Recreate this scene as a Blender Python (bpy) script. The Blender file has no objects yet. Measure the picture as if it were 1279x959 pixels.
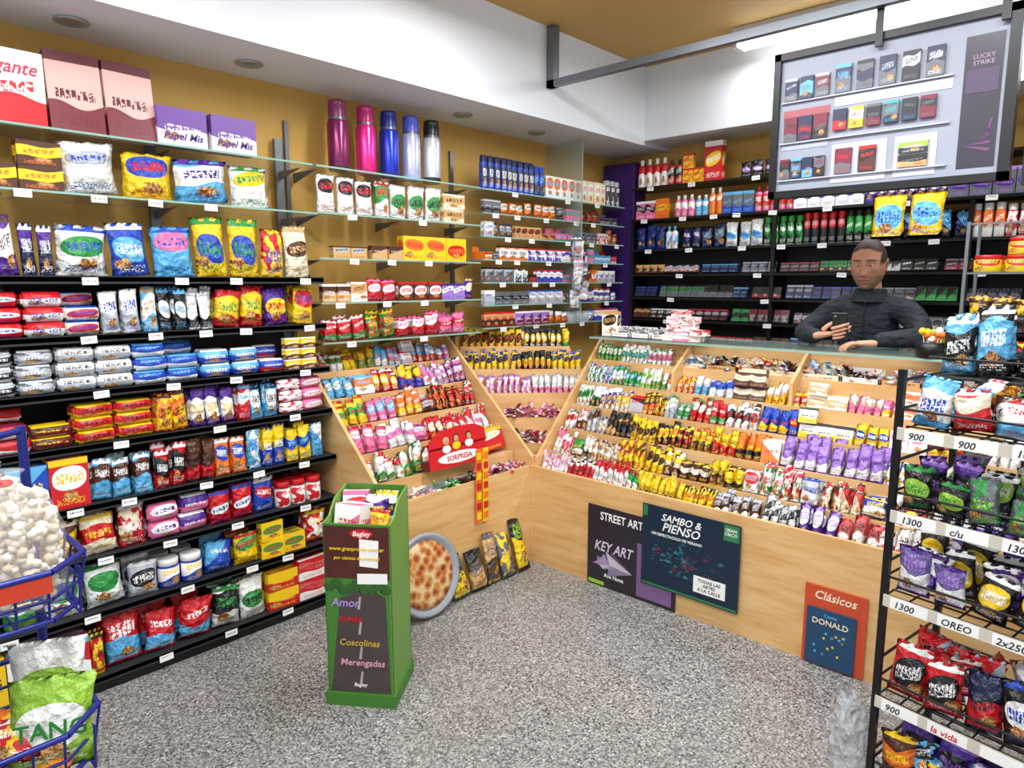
import bpy, math, random
import numpy as np
from mathutils import Matrix, Vector
R = random.Random(11)
sc = bpy.context.scene
sc.view_settings.view_transform = 'Standard'
PI = math.pi
def s2l(c): return c/12.92 if c <= .04045 else ((c+.055)/1.055)**2.4
def hx(h):
    h = h.lstrip('#'); return tuple(s2l(int(h[i:i+2], 16)/255) for i in (0, 2, 4))
PALH = dict(W='f4f4f2', K='141418', R='c81420', Y='f2c814', O='ea741c', B='1a44b4', L='5cb0e2', P='4a2088', N='e870a2',
            G='2a9040', D='4e2614', T='d0a468', S='b2b8c2', C='f0e2c4', M='741432', V='141f48', A='1ca4a2', U='a078d0', J='94c23c', E='63666e')
PAL = {k: hx(v) for k, v in PALH.items()}
def col(c): return PAL[c] if len(c) == 1 else hx(c)

# ---------------------------------------------------------------- node helper
class NT:
    def __init__(s, name):
        s.m = bpy.data.materials.new(name); s.m.use_nodes = True
        s.t = s.m.node_tree; s.n = s.t.nodes; s.l = s.t.links
        s.b = s.n['Principled BSDF']
    def link(s, a, b): s.l.new(a, b)
    def M(s, op, a, b=None, clamp=False):
        n = s.n.new('ShaderNodeMath'); n.operation = op; n.use_clamp = clamp
        for i, x in enumerate((a, b)):
            if x is None: continue
            if isinstance(x, (int, float)): n.inputs[i].default_value = x
            else: s.link(x, n.inputs[i])
        return n.outputs[0]
    def mix(s, f, a, b):
        n = s.n.new('ShaderNodeMix'); n.data_type = 'RGBA'
        for x, i in ((f, 0), (a, 6), (b, 7)):
            if isinstance(x, (int, float)): n.inputs[i].default_value = x
            elif isinstance(x, tuple): n.inputs[i].default_value = (*x[:3], 1)
            else: s.link(x, n.inputs[i])
        return n.outputs[2]
    def comb(s, x, y, z):
        n = s.n.new('ShaderNodeCombineXYZ')
        for i, v in enumerate((x, y, z)):
            if isinstance(v, (int, float)): n.inputs[i].default_value = v
            else: s.link(v, n.inputs[i])
        return n.outputs[0]
    def noise(s, vec, scale, detail=2, rough=.5):
        n = s.n.new('ShaderNodeTexNoise'); n.inputs['Scale'].default_value = scale
        n.inputs['Detail'].default_value = detail; n.inputs['Roughness'].default_value = rough
        if vec is not None: s.link(vec, n.inputs['Vector'])
        return n.outputs[0]
    def obj(s):
        return s.n.new('ShaderNodeTexCoord').outputs['Object']
    def ramp(s, f, stops, const=False):
        n = s.n.new('ShaderNodeValToRGB'); cr = n.color_ramp
        if const: cr.interpolation = 'CONSTANT'
        while len(cr.elements) < len(stops): cr.elements.new(.5)
        for e, (p, c) in zip(cr.elements, stops): e.position = p; e.color = (*c, 1)
        s.link(f, n.inputs[0]); return n.outputs[0]
    def bump(s, h, st, dist=.01):
        n = s.n.new('ShaderNodeBump'); n.inputs['Strength'].default_value = st; n.inputs['Distance'].default_value = dist
        s.link(h, n.inputs['Height']); s.link(n.outputs[0], s.b.inputs['Normal'])
_mc = {}
def mat(name, c=None, rough=.5, metal=0, var=.08, scale=6, alpha=1, emit=0):
    if name in _mc: return _mc[name]
    n = NT(name); c = hx(c) if isinstance(c, str) else c
    f = n.noise(n.obj(), scale, 3)
    n.link(n.mix(f, tuple(x*(1-var) for x in c), tuple(min(1, x*(1+var)) for x in c)), n.b.inputs['Base Color'])
    n.b.inputs['Roughness'].default_value = rough; n.b.inputs['Metallic'].default_value = metal
    n.b.inputs['Alpha'].default_value = alpha
    if emit:
        n.b.inputs['Emission Color'].default_value = (*c, 1); n.b.inputs['Emission Strength'].default_value = emit
    _mc[name] = n.m; return n.m
def cm(c, rough=.45): return mat('paint_'+(PALH.get(c, c)), PALH.get(c, c), rough, var=.04)

def wood_mat():
    n = NT('birch_plywood'); o = n.obj()
    mp = n.n.new('ShaderNodeMapping'); mp.inputs['Scale'].default_value = (1.2, 1.2, 9); n.link(o, mp.inputs[0])
    f = n.noise(mp.outputs[0], 2.6, 6, .6)
    n.link(n.ramp(f, [(.3, hx('cf9c5c')), (.5, hx('dcb076')), (.7, hx('e6c08a'))]), n.b.inputs['Base Color'])
    n.b.inputs['Roughness'].default_value = .42; return n.m
WOOD = wood_mat()
def terrazzo():
    n = NT('terrazzo'); o = n.obj()
    def vor(sc_, rnd=1):
        v = n.n.new('ShaderNodeTexVoronoi'); v.inputs['Scale'].default_value = sc_; n.link(o, v.inputs['Vector']); return v
    v1 = vor(88); v2 = vor(170)
    s1 = n.n.new('ShaderNodeSeparateColor'); n.link(v1.outputs['Color'], s1.inputs[0])
    s2 = n.n.new('ShaderNodeSeparateColor'); n.link(v2.outputs['Color'], s2.inputs[0])
    c1 = n.ramp(s1.outputs[0], [(0, hx('2e2c2c')), (.16, hx('605e5c')), (.36, hx('848280')), (.58, hx('a2a09c')), (.84, hx('c6c4c0')), (.94, hx('746a60'))], True)
    c2 = n.ramp(s2.outputs[1], [(0, hx('363434')), (.2, hx('706e6c')), (.45, hx('92908e')), (.84, hx('bab8b4'))], True)
    k = n.M('GREATER_THAN', v1.outputs['Distance'], .42)
    c = n.mix(n.M('MULTIPLY', k, 1.0), c1, c2)
    big = n.noise(o, 1.2, 3)
    c = n.mix(n.M('MULTIPLY', big, .38), c, hx('868686'))
    n.link(c, n.b.inputs['Base Color']); n.b.inputs['Roughness'].default_value = .3
    return n.m
def clear(name, c, a, rough=.05):
    n = NT(name)
    n.b.inputs['Base Color'].default_value = (*hx(c), 1); n.b.inputs['Alpha'].default_value = a
    f = n.noise(n.obj(), 8, 2)
    n.link(n.M('ADD', n.M('MULTIPLY', f, .05), rough), n.b.inputs['Roughness'])
    return n.m
GLASS = clear('shelf_glass', 'a8c4bc', .22); GEDGE = mat('glass_edge', '8cb4a8', .15)
PLAST = clear('clear_plastic', 'e4e8ee', .36, .12)

# ---------------------------------------------------------------- packaging material
def pkmat():
    n = NT('printed_packaging')
    uv = n.n.new('ShaderNodeUVMap'); uv.uv_map = 'UVMap'
    sp = n.n.new('ShaderNodeSeparateXYZ'); n.link(uv.outputs[0], sp.inputs[0]); u, v = sp.outputs[0], sp.outputs[1]
    def at(x):
        a = n.n.new('ShaderNodeAttribute'); a.attribute_name = x; return a.outputs['Color']
    A, B, C = at('cA'), at('cB'), at('cC')
    q = n.n.new('ShaderNodeSeparateColor'); n.link(at('prm'), q.inputs[0]); s, seed, foil = q.outputs
    M = n.M
    r7 = M('FRACT', M('MULTIPLY', seed, 7.13)); r3 = M('FRACT', M('MULTIPLY', seed, 23.7)); r5 = M('FRACT', M('MULTIPLY', seed, 91.3))
    so = M('MULTIPLY', seed, 40)
    slant = M('MULTIPLY', M('SUBTRACT', r3, .4), .5)
    du = M('SUBTRACT', u, .5); dv0 = M('SUBTRACT', v, M('ADD', M('MULTIPLY', seed, .26), .44)); dv = M('SUBTRACT', dv0, M('MULTIPLY', du, M('MULTIPLY', slant, .6)))
    er = M('ADD', .13, M('MULTIPLY', r5, .16))
    E = M('LESS_THAN', M('ADD', M('POWER', M('ABSOLUTE', M('DIVIDE', du, .44)), 2.4), M('POWER', M('ABSOLUTE', M('DIVIDE', dv, er)), 2.4)), 1)
    wob = M('MULTIPLY', M('SINE', M('ADD', M('MULTIPLY', u, 6), so)), .05)
    Bn = M('LESS_THAN', M('ABSOLUTE', M('ADD', dv, wob)), er)
    Pc = M('LESS_THAN', M('ADD', v, wob), M('ADD', .3, M('MULTIPLY', r5, .25)))
    dg = M('GREATER_THAN', M('ADD', M('MULTIPLY', du, M('SUBTRACT', r3, .5)), M('MULTIPLY', dv0, .5)), 0)
    bn = n.noise(n.comb(M('MULTIPLY', u, 2.5), M('MULTIPLY', v, 3), so), 1.3, 1)
    sw = M('GREATER_THAN', bn, .5)
    lt = [M('LESS_THAN', s, x) for x in (.22, .4, .56, .7, .85)]
    lab = M('MULTIPLY', lt[0], E)
    for a, b, m in ((0, 1, Bn), (1, 2, Pc), (2, 3, dg), (3, 4, sw)): lab = M('ADD', lab, M('MULTIPLY', M('SUBTRACT', lt[b], lt[a]), m))
    lt8 = lt[4]
    lw = M('ADD', 6, M('MULTIPLY', r7, 5))
    nz = n.noise(n.comb(M('MULTIPLY', M('ADD', u, M('MULTIPLY', dv, slant)), 9), M('MULTIPLY', v, 12), so), 1.6, 1)
    tx = M('MULTIPLY', M('GREATER_THAN', nz, .46), M('GREATER_THAN', M('FRACT', M('ADD', M('MULTIPLY', u, lw), seed)), .2))
    th = M('ADD', .05, M('MULTIPLY', r5, .08))
    tx = M('MULTIPLY', tx, M('LESS_THAN', M('ABSOLUTE', dv), th)); tx = M('MULTIPLY', tx, M('LESS_THAN', M('ABSOLUTE', du), .36))
    n2 = n.noise(n.comb(M('MULTIPLY', u, 30), M('FLOOR', M('MULTIPLY', v, 30)), so), 1.1, 0)
    sm = M('MULTIPLY', M('GREATER_THAN', n2, .5), M('GREATER_THAN', M('FRACT', M('MULTIPLY', v, 30)), .45))
    sm = M('MULTIPLY', sm, M('MULTIPLY', M('GREATER_THAN', v, .08), M('LESS_THAN', v, .2)))
    sm = M('MULTIPLY', sm, M('MULTIPLY', lt8, M('LESS_THAN', M('ABSOLUTE', du), .36)))
    top = M('MULTIPLY', M('GREATER_THAN', v, .87), M('GREATER_THAN', r7, .5)); top = M('MULTIPLY', top, lt8)
    pu = M('SUBTRACT', du, M('MULTIPLY', M('SUBTRACT', r3, .5), .6)); pv = M('SUBTRACT', v, .24)
    fn = n.noise(n.comb(M('MULTIPLY', u, 14), M('MULTIPLY', v, 14), so), 1, 2)
    pc = M('LESS_THAN', M('ADD', M('MULTIPLY', M('MULTIPLY', pu, pu), 10), M('ADD', M('MULTIPLY', M('MULTIPLY', pv, pv), 34), M('MULTIPLY', fn, 1.2))), 1.0)
    pc = M('MULTIPLY', pc, M('MULTIPLY', lt8, M('GREATER_THAN', r5, .45)))
    food = n.ramp(fn, [(.3, hx('5a2c12')), (.48, hx('b07030')), (.56, hx('e6be74')), (.7, hx('983018'))])
    c = n.mix(lab, A, B); c = n.mix(pc, c, food); c = n.mix(top, c, C); c = n.mix(sm, c, C); c = n.mix(tx, c, C)
    fr = M('GREATER_THAN', u, -.01)
    c = n.mix(fr, A, c)
    n.link(c, n.b.inputs['Base Color']); n.b.inputs['Specular IOR Level'].default_value = .6
    n.link(M('SUBTRACT', .42, M('MULTIPLY', foil, .18)), n.b.inputs['Roughness'])
    vr = n.n.new('ShaderNodeTexVoronoi'); vr.feature = 'F1'; vr.inputs['Scale'].default_value = 34; n.link(n.obj(), vr.inputs['Vector'])
    cr = n.noise(n.obj(), 55, 3, .6)
    hgt = M('MULTIPLY', M('ADD', vr.outputs['Distance'], cr), foil)
    n.bump(hgt, .9, .012)
    return n.m
PKM = pkmat()

# ---------------------------------------------------------------- package templates
TPL = {}
def tpl(name, V, faces):
    lv, ls, uvs, rl, sm = [], [], [], [], []
    for f, uv, role, smo in faces:
        ls.append(len(lv)); lv += list(f)
        uvs += [(-1, -1)]*len(f) if uv is None else list(uv)
        rl += [role]*len(f); sm.append(smo)
    TPL[name] = (np.array(V, float), np.array(lv), np.array(ls), np.array(uvs, float), np.array(rl), np.array(sm, bool))
def mkbag(name, nx, nz, pw, crimp, rs, seed):
    rr = random.Random(seed); V = []; F = []
    vs = [0, crimp]+[crimp+(1-2*crimp)*j/(nz-2) for j in range(1, nz-2)]+[1-crimp, 1]
    us = [i/nx for i in range(nx+1)]
    idf = {}; idb = {}
    bend = rr.uniform(-.12, .12); lean = rr.uniform(-.05, .05)
    for j, v in enumerate(vs):
        for i, u in enumerate(us):
            g = 0 if (v <= crimp or v >= 1-crimp) else math.sin(PI*((v-crimp)/(1-2*crimp))**.8)**.6
            t = (math.sin(PI*u) if 0 < i < nx else 0)**pw*g
            t *= 1+rr.uniform(-rs, rs)
            x = (u-.5)*(1-.10*math.sin(PI*v)) + rr.uniform(-.012, .012)+lean*v*v
            fl = .35*bend*(v-.85)*6 if v > .85 else 0
            idf[i, j] = len(V); V.append((x, .5-.5*t+fl+(.06*math.sin(u*17+seed) if v > .9 else 0), v-.02*abs(u-.5)*(1 if v > .9 else 0)))
            if 0 < i < nx and 0 < j < nz:
                idb[i, j] = len(V); V.append((x, .5+.5*t+fl, v))
            else: idb[i, j] = idf[i, j]
    for j in range(nz):
        for i in range(nx):
            uv = [(us[i], vs[j]), (us[i+1], vs[j]), (us[i+1], vs[j+1]), (us[i], vs[j+1])]
            F.append(((idf[i, j], idf[i+1, j], idf[i+1, j+1], idf[i, j+1]), uv, 0, True))
            q = (idb[i, j], idb[i, j+1], idb[i+1, j+1], idb[i+1, j])
            if q != (idf[i, j], idf[i, j+1], idf[i+1, j+1], idf[i+1, j]): F.append((q, None, 0, True))
    tpl(name, V, F)
for k in range(6): mkbag('bag%d' % k, 8, 11, .7, .06, .22, k)
for k in range(3): mkbag('bar%d' % k, 4, 7, .5, .06, .1, k+9)
def boxv(x0, x1, y0, y1, z0, z1): return [(x0, y0, z0), (x1, y0, z0), (x1, y1, z0), (x0, y1, z0), (x0, y0, z1), (x1, y0, z1), (x1, y1, z1), (x0, y1, z1)]
def boxf(o, uv, role=0):
    Q = [(0, 1, 5, 4), (1, 2, 6, 5), (2, 3, 7, 6), (3, 0, 4, 7), (4, 5, 6, 7), (3, 2, 1, 0)]
    return [(tuple(o+a for a in q), (uv if i == 0 else None), role, False) for i, q in enumerate(Q)]
FU = [(0, 0), (1, 0), (1, 1), (0, 1)]
f = boxf(0, FU)
f[1] = (f[1][0], FU, 0, False); f[3] = (f[3][0], FU, 0, False); f[4] = (f[4][0], FU, 0, False)
tpl('box', boxv(-.5, .5, 0, 1, 0, 1), f)
V = []; F = []
for i, (b, role) in enumerate([((-.5, .5, 0, 1, 0, .04), 1), ((-.5, .5, 0, .03, 0, .45), 0), ((-.5, .5, .97, 1, 0, 1), 0), ((-.5, -.47, 0, 1, 0, .6), 0), ((.47, .5, 0, 1, 0, .6), 0)]):
    F += boxf(len(V), FU if i in (1,) else None, role); V += boxv(*b)
tpl('tray', V, F)
tpl('card', [(-.5, 0, 0), (.5, 0, 0), (.5, 0, 1), (-.5, 0, 1)], [((0, 1, 2, 3), FU, 0, False)])
def mkroll():
    V = []; F = []; n = 12
    st = [(-.5, .12, .7), (-.45, .2, .6), (-.43, 1, 1), (0, 1, 1), (.43, 1, 1), (.45, .2, .6), (.5, .12, .7)]
    for x, ry, rz in st:
        for k in range(n):
            a = 2*PI*k/n; V.append((x, .5-.5*math.cos(a)*ry, .5+.5*math.sin(a)*rz))
    for s in range(len(st)-1):
        for k in range(n):
            k2 = (k+1) % n; q = (s*n+k, (s+1)*n+k, (s+1)*n+k2, s*n+k2)
            c = math.cos(2*PI*(k+.5)/n)
            uv = None
            if c > -.1: uv = [(V[i][0]+.5, V[i][2]) for i in q]
            F.append((q, uv, 0, True))
    F.append((tuple(range(n)), None, 0, False)); F.append((tuple(range(6*n, 7*n))[::-1], None, 0, False))
    tpl('roll', V, F)
mkroll()
def mklathe(name, prof, n=14):
    V = []; F = []
    for r, z, _ in prof:
        for k in range(n):
            a = 2*PI*k/n; V.append((.5*r*math.sin(a), .5-.5*r*math.cos(a), z))
    for s in range(len(prof)-1):
        for k in range(n):
            k2 = (k+1) % n; q = (s*n+k, s*n+k2, (s+1)*n+k2, (s+1)*n+k); role = prof[s][2]
            c = math.cos(2*PI*(k+.5)/n); uv = None
            if c > 0 and role == 0 and prof[s+1][1]-prof[s][1] > .2: uv = [(.5+.5*math.sin(2*PI*kk/n), V[i][2]) for kk, i in zip((k, k+1, k+1, k), q)]
            F.append((q, uv, role, True))
    F.append((tuple(range(n))[::-1], None, 0, False)); F.append((tuple(range((len(prof)-1)*n, len(prof)*n)), None, prof[-1][2], False))
    tpl(name, V, F)
mklathe('bottle', [(.9, 0, 0), (1, .03, 0), (1, .68, 0), (.8, .76, 0), (.42, .8, 1), (.45, .8, 1), (.45, .99, 1), (.4, 1, 1)])
mklathe('can', [(.95, 0, 2), (1, .02, 0), (1, .76, 0), (.85, .8, 1), (.85, .98, 1), (.7, 1, 1)])
mklathe('jar', [(.9, 0, 0), (1, .05, 0), (1, .7, 0), (.85, .76, 1), (.95, .77, 1), (.95, .98, 1), (.9, 1, 1)])

class PK:
    def __init__(s): s.d = []; s.nv = 0; s.nl = 0
    def add(s, kind, M, w, h, d, cols, style=None, seed=None):
        foil = 1. if kind in ('bag', 'bar') else (.45 if kind == 'roll' else 0.)
        if kind == 'bag': kind = 'bag%d' % R.randrange(6)
        if kind == 'bar': kind = 'bar%d' % R.randrange(3)
        V, lv, ls, uv, rl, sm = TPL[kind]
        if style is None: style = R.random()*.84
        if seed is None: seed = R.random()
        P = (V*np.array([w, d, h])); M = np.array(M); P = P@M[:3, :3].T+M[:3, 3]
        cc = np.array([[*c, 1] for c in cols])
        A = cc[rl]; n = len(lv)
        s.d.append((P, lv+s.nv, ls+s.nl, uv, A, np.tile(cc[1], (n, 1)), np.tile(cc[2], (n, 1)), np.tile([style, seed, foil, 1], (n, 1)), sm))
        s.nv += len(P); s.nl += n
    def build(s, name, parent=None):
        z = [np.concatenate([x[i] for x in s.d]) for i in range(9)]
        me = bpy.data.meshes.new(name)
        me.vertices.add(len(z[0])); me.vertices.foreach_set('co', z[0].astype('f').ravel())
        me.loops.add(len(z[1])); me.loops.foreach_set('vertex_index', z[1].astype('i'))
        me.polygons.add(len(z[2])); me.polygons.foreach_set('loop_start', z[2].astype('i'))
        me.polygons.foreach_set('use_smooth', z[8])
        me.update(calc_edges=True)
        ul = me.uv_layers.new(name='UVMap'); ul.data.foreach_set('uv', z[3].astype('f').ravel())
        for nm, a in (('cA', z[4]), ('cB', z[5]), ('cC', z[6]), ('prm', z[7])):
            me.attributes.new(nm, 'FLOAT_COLOR', 'CORNER').data.foreach_set('color', a.astype('f').ravel())
        me.materials.append(PKM)
        o = bpy.data.objects.new(name, me); sc.collection.objects.link(o)
        if parent: o.parent = parent
        return o

def ML(fx, y0, z): return Matrix(((0, -1, 0, fx), (1, 0, 0, y0), (0, 0, 1, z), (0, 0, 0, 1)))
def MB(x0, fy, z): return Matrix.Translation((x0, fy, z))
TAGD = {}; CUR = ['gondola']
def tag(M, x, w=.055, h=.028, y=-.006, z=-.03):
    TAGD.setdefault(CUR[0], PK()).add('card', M@Matrix.Translation((x, y, z))@Matrix.Rotation(R.uniform(-.06, .06), 4, 'Y'), w, h, 1, (hx('f6f6f4'), hx('ffffff'), hx('202020')), .9)
def fillrow(pk, M, spec, L=None, tilt=0, back=1, inset=.012, gap=.003, tags=.2, jit=.06, maxh=9, lay=0):
    items = []
    for t in spec.split(';'):
        p = t.split()
        if not p: continue
        items.append((p[0], int(p[1]), float(p[2]), float(p[3]), p[4], float(p[5]) if len(p) > 5 else R.random()*.84))
    x = 0; lasttag = -.1; k = 0
    while True:
        kind, n, w, h, cs, st = items[k % len(items)]; k += 1
        h = min(h, maxh)
        if kind == 'roll': h = min(h, .09)
        if kind == 'gap': x += w*n
        else:
            seed = R.random(); cols = [col(c) for c in cs]
            d = {'bag': min(.10, w*.5), 'bar': min(.03, w*.55), 'box': min(.09, max(.02, w*.4)), 'roll': h, 'bottle': w*.75, 'can': w, 'jar': w, 'tray': .11, 'card': .001}[kind]
            layers = 1
            if kind in ('roll', 'box', 'jar') and h < .13: layers = min(3, int((maxh-.004)/h)) if maxh < 1 else 1
            for i in range(n):
                if L is not None and x+w > L: return x
                soft = kind in ('bag', 'bar')
                for b in range(back):
                    hh = min(maxh, h*(1+R.uniform(-jit*1.3, jit))) if soft else h
                    off = inset+b*(d*1.04)+R.uniform(0, .012)
                    T = Matrix.Rotation(-tilt-(R.uniform(-.5, 1)*jit if soft else 0), 4, 'X')
                    ly = layers if b == 0 or kind == 'roll' else 1
                    if ly > 1 and R.random() < .3: ly -= 1
                    for q in range(ly):
                        rz = R.uniform(-jit, jit)*(1 if kind != 'roll' else .7)
                        ry = R.uniform(-jit, jit)*.9 if soft else 0
                        dx = R.uniform(-.006, .006) if kind == 'roll' else 0
                        Mi = M@Matrix.Translation((x+w/2+dx, off, .001+q*(h*1.005)+d*math.sin(tilt)+abs(math.sin(ry))*w*.5))@Matrix.Rotation(rz, 4, 'Z')@Matrix.Rotation(ry, 4, 'Y')@T
                        pk.add(kind, Mi, w*.985, hh, d, cols, st, seed)
                x += w+gap
            if tags and x-lasttag > tags:
                tag(M, max(.03, x-w*n/2)); lasttag = x
        if L is None and k >= len(items): return x
        if L is not None and x >= L-.02: return x
PALS = ['WRY', 'RWY', 'YRB', 'BWY', 'PWY', 'KYW', 'GWY', 'NWP', 'OWR', 'DYW', 'LWR', 'SKR', 'CRD', 'UWP', 'MWY', 'WBL', 'WGG', 'VWL', 'WNR', 'KSR', 'YBR', 'RYW', 'WOL', 'JWG', 'WSR', 'SWB', 'WRS', 'WKS']
def rs(kinds, w, h, L, pals=PALS, g=(2, 4)):
    out = ''; x = 0
    while x < L+.1:
        n = R.randint(*g); ww = w*R.uniform(.85, 1.25); hh = h*R.uniform(.8, 1.05)
        out += '%s %d %.3f %.3f %s;' % (R.choice(kinds), n, ww, hh, R.choice(pals)); x += n*ww
    return out

# ---------------------------------------------------------------- generic part builder
class PB:
    def __init__(s): s.V = []; s.F = []; s.mi = []; s.sm = []; s.mats = []
    def m(s, mt):
        if mt not in s.mats: s.mats.append(mt)
        return s.mats.index(mt)
    def faces(s, V, F, mt, smooth=False, X=None):
        o = len(s.V)
        if X is not None: V = [X@Vector(v) for v in V]
        s.V += [tuple(v) for v in V]; i = s.m(mt)
        for f in F: s.F.append(tuple(o+a for a in f)); s.mi.append(i); s.sm.append(smooth)
    def box(s, x0, x1, y0, y1, z0, z1, mt, X=None):
        s.faces(boxv(x0, x1, y0, y1, z0, z1), [f[0] for f in boxf(0, None)], mt, False, X)
    def prism(s, pts, axis, a0, a1, mt, X=None):
        def mk(p, a): return (a, p[0], p[1]) if axis == 'x' else ((p[0], a, p[1]) if axis == 'y' else (p[0], p[1], a))
        n = len(pts); V = [mk(p, a0) for p in pts]+[mk(p, a1) for p in pts]
        F = [tuple(range(n))[::-1], tuple(range(n, 2*n))]+[(i, (i+1) % n, n+(i+1) % n, n+i) for i in range(n)]
        s.faces(V, F, mt, False, X)
    def cyl(s, p0, p1, r, mt, n=10, r1=None, X=None):
        p0 = Vector(p0); p1 = Vector(p1); d = (p1-p0).normalized(); a = d.orthogonal().normalized(); b = d.cross(a); r1 = r if r1 is None else r1
        V = [p0+(a*math.cos(2*PI*k/n)+b*math.sin(2*PI*k/n))*r for k in range(n)]+[p1+(a*math.cos(2*PI*k/n)+b*math.sin(2*PI*k/n))*r1 for k in range(n)]
        s.faces(V, [(k, (k+1) % n, n+(k+1) % n, n+k) for k in range(n)], mt, True, X)
        s.faces(V, [tuple(range(n))[::-1], tuple(range(n, 2*n))], mt, False, X)
    def path(s, pts, r, mt, n=6, X=None, closed=False):
        pts = list(pts)
        if closed: pts.append(pts[0])
        for a, b in zip(pts[:-1], pts[1:]): s.cyl(a, b, r, mt, n, X=X)
    def lathe(s, prof, c, mt, n=24, X=None):
        V = []
        for r, z in prof: V += [(c[0]+r*math.cos(2*PI*k/n), c[1]+r*math.sin(2*PI*k/n), c[2]+z) for k in range(n)]
        F = [(j*n+k, j*n+(k+1) % n, (j+1)*n+(k+1) % n, (j+1)*n+k) for j in range(len(prof)-1) for k in range(n)]
        s.faces(V, F, mt, True, X); s.faces(V, [tuple(range(n))[::-1], tuple(range((len(prof)-1)*n, len(prof)*n))], mt, False, X)
    def ball(s, c, r, mt, n=12, sc3=(1, 1, 1), X=None):
        V = []; m_ = n//2
        for j in range(m_+1):
            t = PI*j/m_
            for k in range(n): V.append((c[0]+r*sc3[0]*math.sin(t)*math.cos(2*PI*k/n), c[1]+r*sc3[1]*math.sin(t)*math.sin(2*PI*k/n), c[2]-r*sc3[2]*math.cos(t)))
        s.faces(V, [(j*n+k, j*n+(k+1) % n, (j+1)*n+(k+1) % n, (j+1)*n+k) for j in range(m_) for k in range(n)], mt, True, X)
    def build(s, name, parent=None, bevel=0):
        me = bpy.data.meshes.new(name); me.from_pydata(s.V, [], s.F)
        for mt in s.mats: me.materials.append(mt)
        me.polygons.foreach_set('material_index', s.mi); me.polygons.foreach_set('use_smooth', s.sm); me.update()
        o = bpy.data.objects.new(name, me); sc.collection.objects.link(o)
        if parent: o.parent = parent
        if bevel:
            b = o.modifiers.new('bevel', 'BEVEL'); b.width = bevel; b.segments = 2; b.limit_method = 'ANGLE'
        return o
def empty(name, M=None):
    e = bpy.data.objects.new(name, None); sc.collection.objects.link(e); e.empty_display_size = .1
    if M is not None: e.matrix_world = M
    return e
def text(s, size, M, c, parent, name='lettering', shear=0, al='CENTER', ex=.0006, xs=1):
    cu = bpy.data.curves.new(name, 'FONT'); cu.body = s; cu.size = size; cu.extrude = ex; cu.align_x = al; cu.shear = shear; cu.resolution_u = 2
    cu.offset = size*.012
    o = bpy.data.objects.new(name+'_c', cu); sc.collection.objects.link(o)
    me = bpy.data.meshes.new_from_object(o.evaluated_get(bpy.context.evaluated_depsgraph_get()))
    bpy.data.objects.remove(o)
    me.transform(M@Matrix.Rotation(PI/2, 4, 'X')@Matrix.Diagonal((xs, 1, 1, 1)))
    me.materials.clear(); me.materials.append(cm(c))
    p = bpy.data.objects.new(name, me); sc.collection.objects.link(p); p.parent = parent
    return p

# ================================================================= ROOM
CX, CY, CH = 3.3, 0.0, 1.6
YEL = NT('mustard_wall_paint'); _f = YEL.noise(YEL.obj(), 2.5, 4)
YEL.link(YEL.mix(_f, hx('c49644'), hx('d2a856')), YEL.b.inputs['Base Color']); YEL.b.inputs['Roughness'].default_value = .6; YEL = YEL.m
CEIL = mat('ochre_ceiling_paint', 'c8a056', .7, var=.05)
WHITE = mat('white_plaster', 'e0e4ea', .6, var=.03, scale=3)
BLACK = mat('black_metal', '121214', .35, .2, .1); DARK = mat('dark_shelf_back', '1c1511', .6)
GREY = mat('grey_steel', '74787e', .35, .7); SHELFM = mat('charcoal_shelf_board', '26262a', .5)
p = PB(); p.box(-.1, 4.8, -2.2, 4.95, -.1, 0, terrazzo()); p.build('floor')
p = PB(); p.box(-.1, 4.8, -2.2, 4.95, 3.1, 3.2, CEIL); p.build('ceiling')
p = PB(); p.box(-.1, 0, -2.2, 4.95, 0, 3.1, YEL); p.build('wall_left')
p = PB(); p.box(0, 4.7, 4.75, 4.95, 0, 3.1, YEL); p.build('wall_back')
p = PB(); p.box(4.7, 4.8, -2.2, 4.75, 0, 3.1, WHITE); p.build('wall_right')
p = PB(); p.box(0, .49, -2.2, 4.75, 2.57, 3.1, WHITE); p.box(.49, 4.7, 4.4, 4.75, 2.6, 3.1, WHITE)
p.build('trim_soffit')
RIM = mat('downlight_rim', 'a8a8a8', .3, .5); LENS = mat('downlight_lens', '8a8478', .3)
for y in (.884, 1.578, 2.88, 3.54):
    p = PB(); p.lathe([(.055, 0), (.06, -.008), (.045, -.012), (.042, -.004), (.0, -.004)], (.22, y, 2.57), RIM)
    p.lathe([(.04, -.003), (.0, -.006)], (.22, y, 2.57), LENS); p.build('recessed_downlight')
p = PB(); PUR = mat('purple_laminate', '3c1e6e', .4)
p.box(.015, .30, 4.58, 4.74, 0, 2.5, PUR); p.build('purple_pillar_panel', bevel=.004)

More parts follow.
